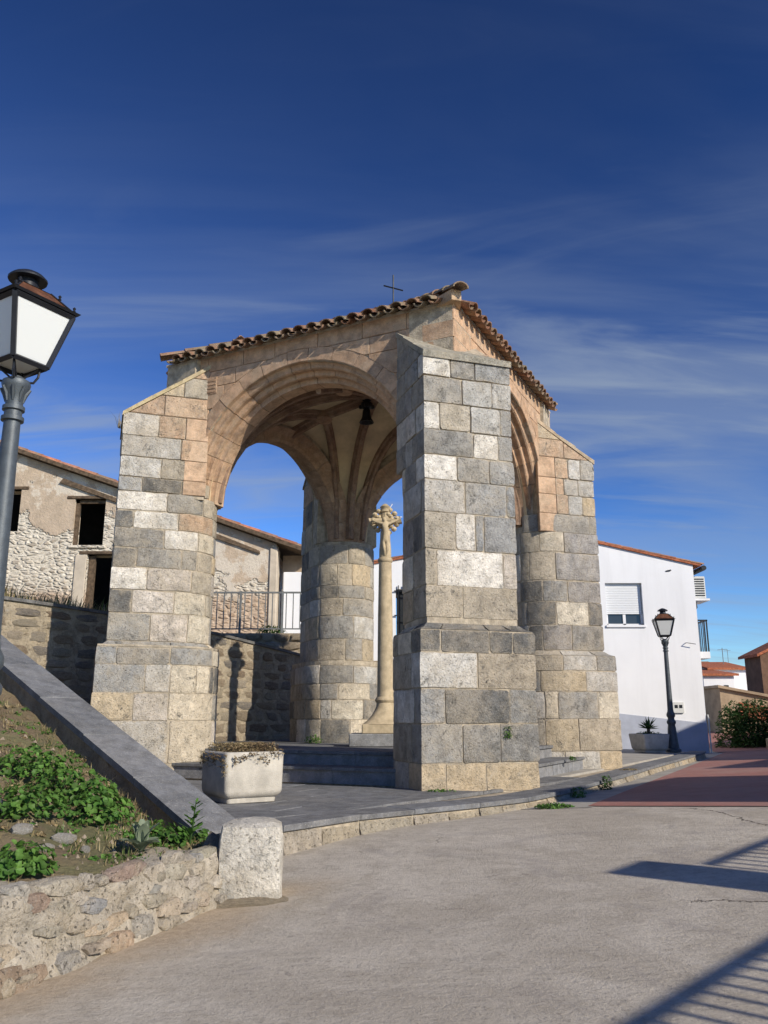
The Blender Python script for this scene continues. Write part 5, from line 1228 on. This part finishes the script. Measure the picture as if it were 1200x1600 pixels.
lamp((6.80, 20.5, ZL), R(-9), 'dark lantern lamp post in front of the white house')

# ------------------------------------------------------------------ leaves
def leafclump(mb, c, rad, n, size, up=.4, kind='round', rnd=random):
    for _ in range(n):
        a = rnd.uniform(0, 2 * math.pi); r_ = math.sqrt(rnd.random()); zf = rnd.random()
        p = Vector((c[0] + rad[0] * r_ * math.cos(a), c[1] + rad[1] * r_ * math.sin(a), c[2] + rad[2] * zf * (1 - .55 * r_ * r_)))
        nrm = Vector((math.cos(a) * r_ * .9 + rnd.uniform(-.8, .8), math.sin(a) * r_ * .9 + rnd.uniform(-.5, .5), up + rnd.random())).normalized()
        t = nrm.orthogonal().normalized(); t.rotate(Matrix.Rotation(rnd.uniform(0, 6.28), 3, nrm)); b = nrm.cross(t); s = size * rnd.uniform(.6, 1.3)
        if kind == 'round':
            pts = [p - nrm * s * .12] + [p + (t * math.cos(k * 1.047) + b * math.sin(k * 1.047)) * s * (.55 if k else .25) for k in range(6)]
            mb.add(pts, [(0, 1 + k, 1 + (k + 1) % 6) for k in range(6)])
        else:
            mb.add([p - t * s * .5, p + b * s * .22 + nrm * s * .06, p + t * s * .6 - nrm * s * .08, p - b * s * .22 + nrm * s * .06], [(0, 1, 2, 3)])
    return mb
def blades(mb, c, n, h, spread, lean=.5, w=.006, rnd=random):
    for _ in range(n):
        a = rnd.uniform(0, 6.283); r_ = spread * math.sqrt(rnd.random()); p = Vector((c[0] + r_ * math.cos(a), c[1] + r_ * math.sin(a), c[2])); d = Vector((math.cos(a + rnd.uniform(-1, 1)), math.sin(a + rnd.uniform(-1, 1)), 0)); hh = h * rnd.uniform(.5, 1.2); l = lean * rnd.uniform(.2, 1.2) * hh
        sd_ = Vector((-d.y, d.x, 0)) * w
        mb.add([p - sd_, p + sd_, p + d * l * .35 + Vector((0, 0, hh * .65)) + sd_ * .7, p + d * l * .35 + Vector((0, 0, hh * .65)) - sd_ * .7, p + d * l + Vector((0, 0, hh))], [(0, 1, 2, 3), (3, 2, 4)])
    return mb
def plant(name, label, c, rad, n, size, mat, kind='round', group=None, stems=True, up=.4):
    e = thing(name, c, label, 'plant', group); m_ = leafclump(MB(), c, rad, n, size, up, kind); m_.build('leaves', mat, e, raw=True)
    if stems:
        sb = MB()
        for k in range(7):
            a = k * .9; sb.tube([(c[0], c[1], c[2] - .02), (c[0] + rad[0] * .5 * math.cos(a), c[1] + rad[1] * .5 * math.sin(a), c[2] + rad[2] * .6)], .005, 4)
        sb.build('stems', 'leaf_dark', e)
    return e
random.seed(81)
for lab, (x, y), rad, n in [
    ('leafy green mallow clump highest on the bank beside the coping', (-2.42, 6.05), (.26, .3, .2), 420),
    ('large bright green mallow clump in the middle of the bank', (-2.08, 5.85), (.30, .3, .24), 520),
    ('green mallow clump below the large one, near the upright stones', (-1.80, 5.52), (.24, .26, .17), 380),
    ('green clump at the left edge beside the white stones', (-2.10, 5.12), (.26, .22, .17), 330),
    ('dark green clump in the bottom left corner of the bank', (-1.74, 4.28), (.17, .2, .14), 260),
    ('green clump under the coping next to the pale rosette', (-1.42, 5.55), (.20, .18, .14), 260),
    ('green weeds at the lower end of the coping', (-1.20, 5.78), (.13, .15, .12), 170)]:
    plant('mallow_plant', lab, (x, y, bz(x, y) - .01), rad, int(n * 1.25), .036, 'leaf_green', 'round', 'mallow clumps on the bank')
# pale mullein rosette
x, y = -1.36, 5.02; c = Vector((x, y, bz(x, y))); e = thing('mullein_plant', tuple(c), 'pale woolly rosette of long leaves above the rubble wall', 'plant')
for k in range(15):
    a = k * 2.399; l = .10 + .085 * (k / 15 if k < 9 else .35); el = .25 + .07 * k if k > 7 else .25
    d = Vector((math.cos(a) * math.cos(el), math.sin(a) * math.cos(el), math.sin(el))); s_ = Vector((-math.sin(a), math.cos(a), 0)); n_ = d.cross(s_); n_ = n_ if n_.z > 0 else -n_
    V = []; 
    for q in range(5):
        f = q / 4; w_ = .036 * math.sin(math.pi * (.12 + .83 * f)) + .004; p = c + d * l * f * 1.1 + n_ * (.03 * math.sin(f * 2.4)) + Vector((0, 0, .02 + .002 * k))
        V += [p - s_ * w_ + n_ * .008, p, p + s_ * w_ + n_ * .008]
    MB().add(V, [(q * 3 + j, q * 3 + j + 1, q * 3 + j + 4, q * 3 + j + 3) for q in range(4) for j in range(2)]).build('leaf', 'leaf_pale', e, smooth=60)
x, y = -1.22, 5.62; c = (x, y, bz(x, y)); e = thing('sow_thistle', c, 'upright leafy thistle rising in front of the coping end', 'plant')
sm = MB().tube([c, (x + .015, y, c[2] + .13), (x + .03, y - .01, c[2] + .26)], [.008, .006, .003], 6).build('stem', 'leaf_dark', e)
lm = MB()
for k in range(20):
    a = k * 2.4; f = .15 + .85 * k / 20; p = Vector((x + .03 * f, y, c[2] + .26 * f)); d = Vector((math.cos(a), math.sin(a), .55)).normalized(); s_ = Vector((-math.sin(a), math.cos(a), 0)); l = .11 * (1.15 - f * .7)
    lm.add([p, p + d * l * .4 + s_ * l * .22, p + d * l * .55 + s_ * l * .10, p + d * l * .75 + s_ * l * .18, p + d * l, p + d * l * .75 - s_ * l * .18, p + d * l * .55 - s_ * l * .10, p + d * l * .4 - s_ * l * .22], [(0, 1, 2, 7), (2, 3, 4, 5), (2, 5, 6, 7)])
lm.build('leaves', 'leaf_green', e, raw=True)
# small grit and clods on the bare earth
random.seed(84); gm_ = MB()
for _ in range(500):
    u, v = random.random() * .8 + .02, random.random() * .55; p = bankpt(u, v)
    if p[1] < 3.6: continue
    r_ = random.uniform(.006, .022); q = [(p[0] + r_ * random.uniform(.6, 1.2) * math.cos(a), p[1] + r_ * random.uniform(.6, 1.2) * math.sin(a), p[2] - .004) for a in (0, 1.25, 2.5, 3.8, 5.0)]
    gm_.add(q + [(p[0] + r_ * .2, p[1], p[2] + r_ * .9)], [(i, (i + 1) % 5, 5) for i in range(5)])
stuff(tag(gm_.build('soil_clods', 'rubble', None, (.42, .34, .25)), 'small clods and pebbles on the bare earth of the bank', 'pebbles'))
# stones lying on the bank
for lab, x, y, s_, cc in [('white stone at the left edge of the bank', -1.95, 4.80, (.11, .08, .06), (.70, .67, .6)), ('white stone lying in dry grass, middle of three', -1.74, 4.86, (.13, .09, .06), (.70, .67, .6)), ('small white stone lowest on the bare earth', -1.74, 4.60, (.09, .07, .05), (.72, .68, .58)),
                          ('tiny white stone to the right of the other white stones', -1.60, 4.80, (.06, .05, .04), (.58, .56, .5)), ('cream stone beside the pale rosette', -1.27, 5.02, (.13, .09, .07), (.60, .52, .40))]:
    tag(rock('loose_stone', 'stone', (x, y, bz(x, y) + s_[2] * .25), s_, random.uniform(0, 3), None, cc), lab, 'stone', 'loose stones on the bank')
# small mixed weeds scattered over the bank
random.seed(83)
w1, w2 = MB(), MB()
for _ in range(1000):
    u, v = random.random() * .94 + .03, random.random() ** 1.3; p = bankpt(u, v)
    if p[1] < 3.6 or p[1] > 9: continue
    leafclump(random.choice((w1, w1, w2)), (p[0], p[1], p[2] - .005), (random.uniform(.02, .06),) * 2 + (random.uniform(.01, .05),), random.randint(6, 16), random.uniform(.018, .034), .3, random.choice(('x', 'round')))
stuff(tag(w1.build('mixed_weeds', 'leaf_green', raw=True), 'tiny green weeds scattered over the bank', 'weeds')); stuff(tag(w2.build('dead_leaf_litter', 'leaf_dry', raw=True), 'dead leaves and dried weeds littering the bank', 'litter'))
# grass on the bank: dry and green
random.seed(82)
g1, g2 = MB(), MB()
for _ in range(1500):
    u, v = random.random() ** .9 * .96 + .02, random.random() ** 1.25
    p = bankpt(u, v); bare = math.sin(p[0] * 5.1) + math.sin(p[1] * 4.3 + p[0]) 
    if p[1] < 3.2: continue
    if bare < -1.4 and p[1] < 5.6: continue
    blades(g1 if random.random() < (.75 if p[1] > 5.8 or bare < .2 else .45) else g2, (p[0], p[1], p[2] - .01), random.randint(3, 6), random.uniform(.03, .075), .05, 1.0, .0032)
g1.build('dry_grass', 'grass_dry', raw=True); g2.build('green_grass', 'grass_green', raw=True)
for nm, lb in (('dry_grass', 'straw coloured dry grass covering the bank'), ('green_grass', 'short green grass scattered over the bank')): stuff(tag(bpy.data.objects[nm], lb, 'grass'))
g3 = MB(); g4 = MB()
for _ in range(2300):
    x = random.uniform(-13, -5.2); y = random.uniform(13.0, 23.8); r_ = V2(x, y) - Q0; d = -np.dot(r_, qn)
    if d < .5: continue
    blades(g3 if random.random() < .7 else g4, (x, y, hz(x, y) - .05), 5, random.uniform(.16, .42), .16, .6, .009)
stuff(tag(g3.build('tall_dry_grass', 'grass_dry', raw=True), 'tall dry grass in front of the ruined house', 'grass')); stuff(tag(g4.build('tall_green_grass', 'grass_green', raw=True), 'green tufts growing in front of the ruined house', 'grass'))

# ------------------------------------------------------------------ planters
def planter(loc, rot, size, label, grp):
    w0, w1, h = size; e = thing('concrete_planter', loc, label, 'planter', grp); e.rotation_euler = (0, 0, rot)
    def rr(r_, z, n=5, cr=.045):
        pts = []
        for qx, qy, a0 in ((1, 1, 0), (-1, 1, 90), (-1, -1, 180), (1, -1, 270)):
            for k in range(n + 1):
                a = R(a0 + 90 * k / n); pts.append((qx * (r_ - cr) + cr * math.cos(a), qy * (r_ - cr) + cr * math.sin(a), z))
        return pts
    prof = [(w0 / 2 - .05, 0.0), (w0 / 2 - .045, .035), (w0 / 2 - .045, .045), (w0 / 2 - .03, .05), (w0 / 2 - .005, .085), (w0 / 2, .11), (w1 / 2 - .004, h - .02), (w1 / 2 - .012, h - .006), (w1 / 2 - .025, h), (w1 / 2 - .06, h), (w1 / 2 - .07, h - .03), (w1 / 2 - .075, h - .10)]
    V = []; n = 24
    for r_, z in prof: V += rr(r_, z)
    mb = MB().add(V, [(i * n + k, i * n + (k + 1) % n, (i + 1) * n + (k + 1) % n, (i + 1) * n + k) for i in range(len(prof) - 1) for k in range(n)] + [tuple(range(n))[::-1]])
    o = mb.build('box', 'planter_concrete', None, smooth=45); o.parent = e
    o = MB().add(rr(w1 / 2 - .074, h - .05), [tuple(range(24))]).build('soil', 'soil', None); o.parent = e
    return e
def rotp(loc, rot, p): c_, s_ = math.cos(rot), math.sin(rot); return (loc[0] + c_ * p[0] - s_ * p[1], loc[1] + s_ * p[0] + c_ * p[1], loc[2] + p[2])
pl = V2(-1.46, 8.14); pd = V2(.83, .557); pn_ = V2(-.557, .83); pc = pl + pd * .29 + pn_ * .29
prot = math.atan2(.557, .83)
planter((pc[0], pc[1], ZL), prot, (.60, .62, .46), 'pale concrete planter with dried plants on the pavement', 'square concrete planters')
random.seed(91)
loc = (pc[0], pc[1], ZL); dp = thing('dried_succulents', rotp(loc, prot, (0, 0, .43)), 'dried brown succulents spilling over the near planter', 'plant')
d1, d2 = MB(), MB()
for k in range(1300):
    px, py = random.uniform(-.29, .29), random.uniform(-.29, .29); edge = max(abs(px), abs(py)) > .26
    z = .43 + random.uniform(0, .10) - (random.uniform(0, .07) if edge else 0)
    if py < -.24: z -= random.uniform(0, .02) + (random.uniform(.0, .08) * (math.sin(px * 21) > .1))
    if px < -.24: z -= random.uniform(0, .10)
    if py < -.24 and z < .45: py = -.315 - random.uniform(0, .02)
    if px < -.24 and z < .45: px = -.315 - random.uniform(0, .02)
    p = rotp(loc, prot, (px, py, z)); leafclump(d1 if random.random() < .55 else d2, p, (.02, .02, .02), 3, .028, .3, 'x')
for k in range(26):
    px, py = random.uniform(-.25, .25), random.uniform(-.25, .25); p = Vector(rotp(loc, prot, (px, py, .42))); d1.tube([p, p + Vector((random.uniform(-.05, .05), random.uniform(-.05, .05), random.uniform(.04, .13)))], [.004, .002], 4)
d1.build('dead_leaves', 'leaf_brown', dp, raw=True); d2.build('pale_rosettes', 'leaf_dry', dp, raw=True)
loc2 = (6.2, 20.35, ZL); planter(loc2, .25, (.62, .70, .42), 'grey concrete planter with small palm beside the far lamp post', 'square concrete planters')
yp = thing('small_palm', (loc2[0], loc2[1], ZL + .38), 'small spiky palm growing in the far planter', 'plant')
lm = MB()
for k in range(26):
    a = k * 2.4; el = .2 + 1.1 * random.random(); d = Vector((math.cos(a) * math.cos(el), math.sin(a) * math.cos(el), math.sin(el))); s_ = Vector((-math.sin(a), math.cos(a), 0)) * .022; p = Vector((loc2[0], loc2[1], ZL + .52)); l = random.uniform(.25, .40)
    lm.add([p - s_ * .4, p + s_ * .4, p + d * l * .5 + s_, p + d * l - Vector((0, 0, .05)), p + d * l * .5 - s_], [(0, 1, 2, 3, 4)])
lm.build('fronds', 'leaf_dark', yp, raw=True); MB().tube([(loc2[0], loc2[1], ZL + .35), (loc2[0], loc2[1], ZL + .54)], .04, 8).build('stem', 'bark', yp)
leafclump(MB(), (loc2[0], loc2[1], ZL + .38), (.3, .3, .10), 260, .06, .4, 'x').build('low_leaves', 'leaf_dark', yp, raw=True)

# ------------------------------------------------------------------ weeds in the joints
random.seed(92)
def weed(lab, c, rad, n, size, mat='leaf_green', kind='x'):
    plant('weed', lab, c, rad, n, size, mat, kind, 'weeds in stone joints', stems=False)
fp = P0 + eu * (.388 + .15) + ev * .33
weed('green weed growing from a joint in the front pier base', (fp[0], fp[1], 1.38), (.05, .03, .17), 70, .04)
weed('flat weed on the pavement at the foot of the front pier', (.62, 9.55, ZL), (.16, .06, .025), 90, .035)
weed('spreading grassy weed on the road below the kerb bend', (1.68, 8.72, gz(1.68, 8.72)), (.20, .10, .05), 220, .05)
weed('green weed against the kerb in the shadow band', (2.18, 9.92, gz(2.18, 9.9)), (.09, .06, .14), 110, .045)
weed('dark weed further along the kerb before the right pier', (2.80, 11.08, gz(2.8, 11.1)), (.07, .06, .22), 120, .05, 'leaf_dark')
weed('bright green weed at the foot of the round back pier', (-1.22, 15.1, ZU), (.16, .12, .16), 170, .05)
weed('small weed on the side step beside the right pier', (2.75, 12.75, ZM), (.06, .05, .08), 60, .04)
weed('low dry weed at the foot of the right pier', (3.72, 13.35, ZL), (.14, .06, .03), 90, .04, 'leaf_dry')
weed('green weed on the top step behind the near planter', (-2.0, 12.0, ZU), (.1, .08, .10), 90, .04)
weed('dry grass tuft hanging over the end of the left buttress', (PL[0] - ev[0] * .63, PL[1] - ev[1] * .63, 6.05), (.02, .02, .02), 4, .02, 'leaf_dry')
tb = MB(); pt = PL - ev * .66; blades(tb, (pt[0], pt[1], 5.98), 22, .22, .03, .5, .004); o = tb.build('grass_blades', 'grass_dry', None, raw=True)
pw = [q for q in bpy.data.objects if q.get('label', '').startswith('dry grass tuft')][0]; attach(o, pw)
for lab, x, y in (('weed on the road past the right pier', 4.15, 14.15),): weed(lab, (x, y, gz(x, y)), (.15, .06, .04), 70, .04, 'leaf_dry')
# bush by the terrace railing
plant('bush', 'small dark bush behind the terrace railing', (-2.75, 20.6, 3.5), (.38, .3, .35), 420, .09, 'leaf_dark', 'x')

# ------------------------------------------------------------------ street beyond the white house
def house(name, label, x0, x1, y0, y1, z0, ze, zr, wall, roofm, axis='y', wins=(), cat='house', ov=.25):
    e = thing(name, ((x0 + x1) / 2, y0, z0), label, cat); mb = MB(); 
    if axis == 'y':     # ridge runs away from the camera, gable faces it
        xm = (x0 + x1) / 2; mb.prism([(x0, y0), (x1, y0), (x1, y1), (x0, y1)], z0, ze); mb.hexa([(x0, y0, ze), (x1, y0, ze), (x1, y1, ze), (x0, y1, ze)], [(xm - .01, y0, zr), (xm + .01, y0, zr), (xm + .01, y1, zr), (xm - .01, y1, zr)])
        mb.build('wall', wall, e); rf = MB()
        for s_ in (-1, 1):
            xe = xm + s_ * ((x1 - x0) / 2 + ov); zl = ze - (zr - ze) * ov / ((x1 - x0) / 2)
            rf.hexa([(xe, y0 - ov, zl + .02), (xm, y0 - ov, zr + .02), (xm, y1 + ov, zr + .02), (xe, y1 + ov, zl + .02)], [(xe, y0 - ov, zl + .16), (xm, y0 - ov, zr + .16), (xm, y1 + ov, zr + .16), (xe, y1 + ov, zl + .16)])
    else:
        ym = (y0 + y1) / 2; mb.prism([(x0, y0), (x1, y0), (x1, y1), (x0, y1)], z0, ze); mb.hexa([(x0, y0, ze), (x1, y0, ze), (x1, y1, ze), (x0, y1, ze)], [(x0, ym - .01, zr), (x1, ym - .01, zr), (x1, ym + .01, zr), (x0, ym + .01, zr)])
        mb.build('wall', wall, e); rf = MB()
        for s_ in (-1, 1):
            ye = ym + s_ * ((y1 - y0) / 2 + ov); zl = ze - (zr - ze) * ov / ((y1 - y0) / 2)
            rf.hexa([(x0 - ov, ye, zl + .02), (x1 + ov, ye, zl + .02), (x1 + ov, ym, zr + .02), (x0 - ov, ym, zr + .02)], [(x0 - ov, ye, zl + .16), (x1 + ov, ye, zl + .16), (x1 + ov, ym, zr + .16), (x0 - ov, ym, zr + .16)])
    rf.build('roof', roofm, e)
    for (wx, wz, ww, wh_) in wins:
        w_ = MB().box(wx, wx + ww, y0 - .03, y0 + .02, wz, wz + wh_).build('window', 'window_glass', e); MB().box(wx - .06, wx + ww + .06, y0 - .08, y0 + .02, wz - .07, wz).build('sill', wall, w_)
    return e
house('village_house', 'white village house with red tiled roof down the street', 22.9, 25.4, 60, 68, 1.5, 4.92, 5.55, 'white_render', 'terracotta', 'x', ((23.4, 3.7, .35, .55),))
house('village_house', 'low shaded white house at the street end with arched dark doorway', 20.9, 22.9, 56, 66, 1.2, 4.3, 4.85, 'white_render', 'terracotta', 'x', ((21.6, 3.2, .3, .5), (22.2, 3.2, .3, .5), (22.25, 1.75, .5, 1.0)))
house('village_house', 'cream house with brown roof, farthest up the village', 33.5, 37.6, 95, 104, 3, 6.9, 7.9, 'cream_render', 'tan_render', 'x', ((35.2, 5.5, .7, .9),))
house('village_house', 'small far house with flat cream upper storey', 37.7, 40, 92, 99, 3, 6.3, 7.0, 'cream_render', 'terracotta', 'x')
house('brown_house', 'large brown house at the right edge', 19.9, 30, 45, 47.0, 1, 4.85, 7.2, 'brown_render', 'terracotta', 'y')
house('far_house', 'red roofed house on the slope between the white house and the brown one', 25.6, 31, 70, 78, 1.5, 4.2, 5.4, 'tan_render', 'terracotta', 'x')
sh = thing('tan_shed', (14.5, 33, .6), 'low tan shed with sloping top behind the green hedge', 'shed')
MB().hexa([(12.9, 33, .3), (18, 33, .3), (18, 37, .3), (12.9, 37, .3)], [(12.9, 33, 2.72), (18, 33, 1.75), (18, 37, 1.75), (12.9, 37, 2.72)]).build('wall', 'tan_render', sh)
MB().hexa([(13.6, 32.96, 1.6), (18.1, 32.96, 1.2), (18.1, 33, 1.2), (13.6, 33, 1.6)], [(13.6, 32.96, 2.20), (18.1, 32.96, 1.45), (18.1, 33, 1.45), (13.6, 33, 2.2)]).build('brick_band', 'brick_red', sh)
MB().hexa([(12.8, 32.85, 2.74), (18.1, 32.85, 1.75), (18.1, 37, 1.75), (12.8, 37, 2.74)], [(12.8, 32.85, 2.84), (18.1, 32.85, 1.85), (18.1, 37, 1.85), (12.8, 37, 2.84)]).build('roof', 'tan_render', sh)
hg = thing('ivy_hedge', (11.7, 27.2, .5), 'dense dark green hedge at the right edge of the street', 'hedge')
random.seed(95); lf = MB()
for (x, y, z, rx, ry, rz_, n) in ((11.05, 27.2, .75, .62, .6, 1.25, 1500), (11.7, 27.1, 1.1, .85, .6, 1.05, 1500), (12.6, 27.1, 1.15, .9, .6, .95, 1300), (11.4, 26.9, .5, .6, .6, 1.1, 1100), (13.6, 27.2, 1.0, 1.0, .6, .95, 900)):
    for _ in range(n):
        a, b_ = random.uniform(0, 6.283), math.acos(random.uniform(-.5, 1)); k = random.uniform(.70, 1.10); p = Vector((x + rx * k * math.sin(b_) * math.cos(a), y + ry * k * math.sin(b_) * math.sin(a), z + rz_ * k * max(-.3, math.cos(b_)))); leafclump(lf, p, (.05, .05, .05), 2, .11, .4, 'x')
lf.build('foliage', 'leaf_dark', hg, raw=True)
for x in (11.0, 11.7, 12.6): MB().tube([(x, 27.3, .4), (x + .1, 27.3, 1.6)], [.07, .03], 6).build('stem', 'bark', hg)
gw = thing('garden_wall', (12.4, 26.2, .5), 'short stone garden wall half covered by the hedge', 'wall')
MB().cbox(12.0, 16, 26.3, 26.7, .3, 1.62, .05).build('wall_body', 'rubble', gw, (.36, .28, .19)); MB().cbox(11.5, 11.72, 26.0, 26.25, .3, 1.02, .03).build('gate_post', 'rubble', gw, (.50, .41, .29))
for i in range(12): rock('cap_stone', 'rubble', (12.1 + i * .3, 26.5, 1.66), (.36, .45, .22), random.uniform(0, 3), gw, jit((.40, .36, .28), .2))
ct = thing('recycling_container', (19.4, 52, 1.2), 'rounded green recycling container down the street', 'container')
MB().lathe([(.55, 1.25), (.62, 1.35), (.64, 1.9), (.58, 2.2), (.40, 2.45), (.12, 2.55)], (20.05, 52, 0), 16).build('body', 'green_paint', ct, smooth=40); MB().lathe([(.645, 1.62), (.65, 1.64), (.65, 1.75), (.645, 1.77)], (20.05, 52, 0), 16).build('band', 'grey_plastic', ct)
for lab, x, y, z0, z1 in (('thin aerial mast on the white village house roof', 24.7, 62, 5.2, 6.6), ('thin aerial mast on the farthest village roof', 38.0, 94, 6.8, 9.0)):
    e = thing('aerial_mast', (x, y, z0), lab, 'antenna'); MB().tube([(x, y, z0), (x, y, z1)], .025, 6).build('mast', 'rail_grey', e); MB().tube([(x - .35, y, z1 - .15), (x + .35, y, z1 - .1)], .02, 6).build('boom', 'rail_grey', e)

# ------------------------------------------------------------------ fence and houses on the near side of the road (their shadows fall into view)
ft = V2(.64, .77); ft /= np.linalg.norm(ft); fn = V2(ft[1], -ft[0]); NF = 2.4
FP_ = lambda t, n=NF: ft * t + fn * n
fe = thing('iron_fence', (*FP_(3), .7), 'iron bar fence with pillar on a low wall along the near side of the road', 'fence')
barm = {}
def fence(t0, t1, ztop, zbot):
    MB().hexa([(*FP_(t0, NF - .02), ztop - .03), (*FP_(t1, NF - .02), ztop - .03), (*FP_(t1, NF + .02), ztop - .03), (*FP_(t0, NF + .02), ztop - .03)], [(*FP_(t0, NF - .03), ztop), (*FP_(t1, NF - .03), ztop), (*FP_(t1, NF + .03), ztop), (*FP_(t0, NF + .03), ztop)]).build('rail', 'dark_iron', fe)
    MB().hexa([(*FP_(t0, NF - .02), zbot), (*FP_(t1, NF - .02), zbot), (*FP_(t1, NF + .02), zbot), (*FP_(t0, NF + .02), zbot)], [(*FP_(t0, NF - .02), zbot + .04), (*FP_(t1, NF - .02), zbot + .04), (*FP_(t1, NF + .02), zbot + .04), (*FP_(t0, NF + .02), zbot + .04)]).build('rail', 'dark_iron', fe)
    n = int((t1 - t0) / .115)
    for i in range(n + 1):
        p = FP_(t0 + (t1 - t0) * i / n); MB().tube([(*p, zbot), (*p, ztop)], .015, 6).build('bar', 'dark_iron', fe)
gref = .66
fence(1.7, 4.66, gref + 1.917, gref + .78); fence(5.21, 7.8, gref + 2.377, gref + .88)
MB().prism([tuple(FP_(1.6, NF - .15)), tuple(FP_(7.9, NF - .15)), tuple(FP_(7.9, NF + .15)), tuple(FP_(1.6, NF + .15))], .1, gref + .70).build('base_wall', 'cream_render', fe)
MB().cbox(-.22, .22, -.2, .2, gz(*FP_(5)) - .2, gref + 2.477, .02).build('pillar', 'cream_render', None)
o = bpy.data.objects['pillar']; o.parent = fe; o.matrix_parent_inverse = Matrix.Translation(-Vector((*FP_(3), .7))); o.matrix_basis = Matrix.Translation((*FP_(4.93), 0)) @ Matrix.Rotation(math.atan2(ft[1], ft[0]), 4, 'Z')
def roadhouse(label, t0, t1, n0, n1, h, wall):
    c = FP_((t0 + t1) / 2, n0); e = thing('roadside_house', (*c, .5), label, 'house', 'houses on the near side of the road')
    P = [FP_(t0, n0), FP_(t1, n0), FP_(t1, n1), FP_(t0, n1)]; MB().prism([tuple(p) for p in P], .2, h).build('wall', wall, e)
    Q = [FP_(t0 - .15, n0 - .15), FP_(t1 + .15, n0 - .15), FP_(t1 + .15, n1 + .15), FP_(t0 - .15, n1 + .15)]
    MB().prism([tuple(p) for p in Q], h + .01, [h + .1, h + .1, h + 1.2, h + 1.2]).build('roof', 'terracotta', e)
    d0, d1 = t0 + (t1 - t0) * .35, t0 + (t1 - t0) * .35 + .95
    MB().prism([tuple(FP_(d0, n0 - .03)), tuple(FP_(d1, n0 - .03)), tuple(FP_(d1, n0 + .05)), tuple(FP_(d0, n0 + .05))], .6, 2.75).build('door', 'old_wood', e)
roadhouse('small tan outbuilding beside the iron fence', 8.2, 12.2, 1.1, 4.4, 3.75, 'tan_render')
roadhouse('low cream house further along the road', 15.0, 18.4, 1.1, 5.0, 4.0, 'cream_render')
roadhouse('tall cream house at the far end of the near side', 18.4, 32.0, 1.1, 8.0, 6.5, 'cream_render')
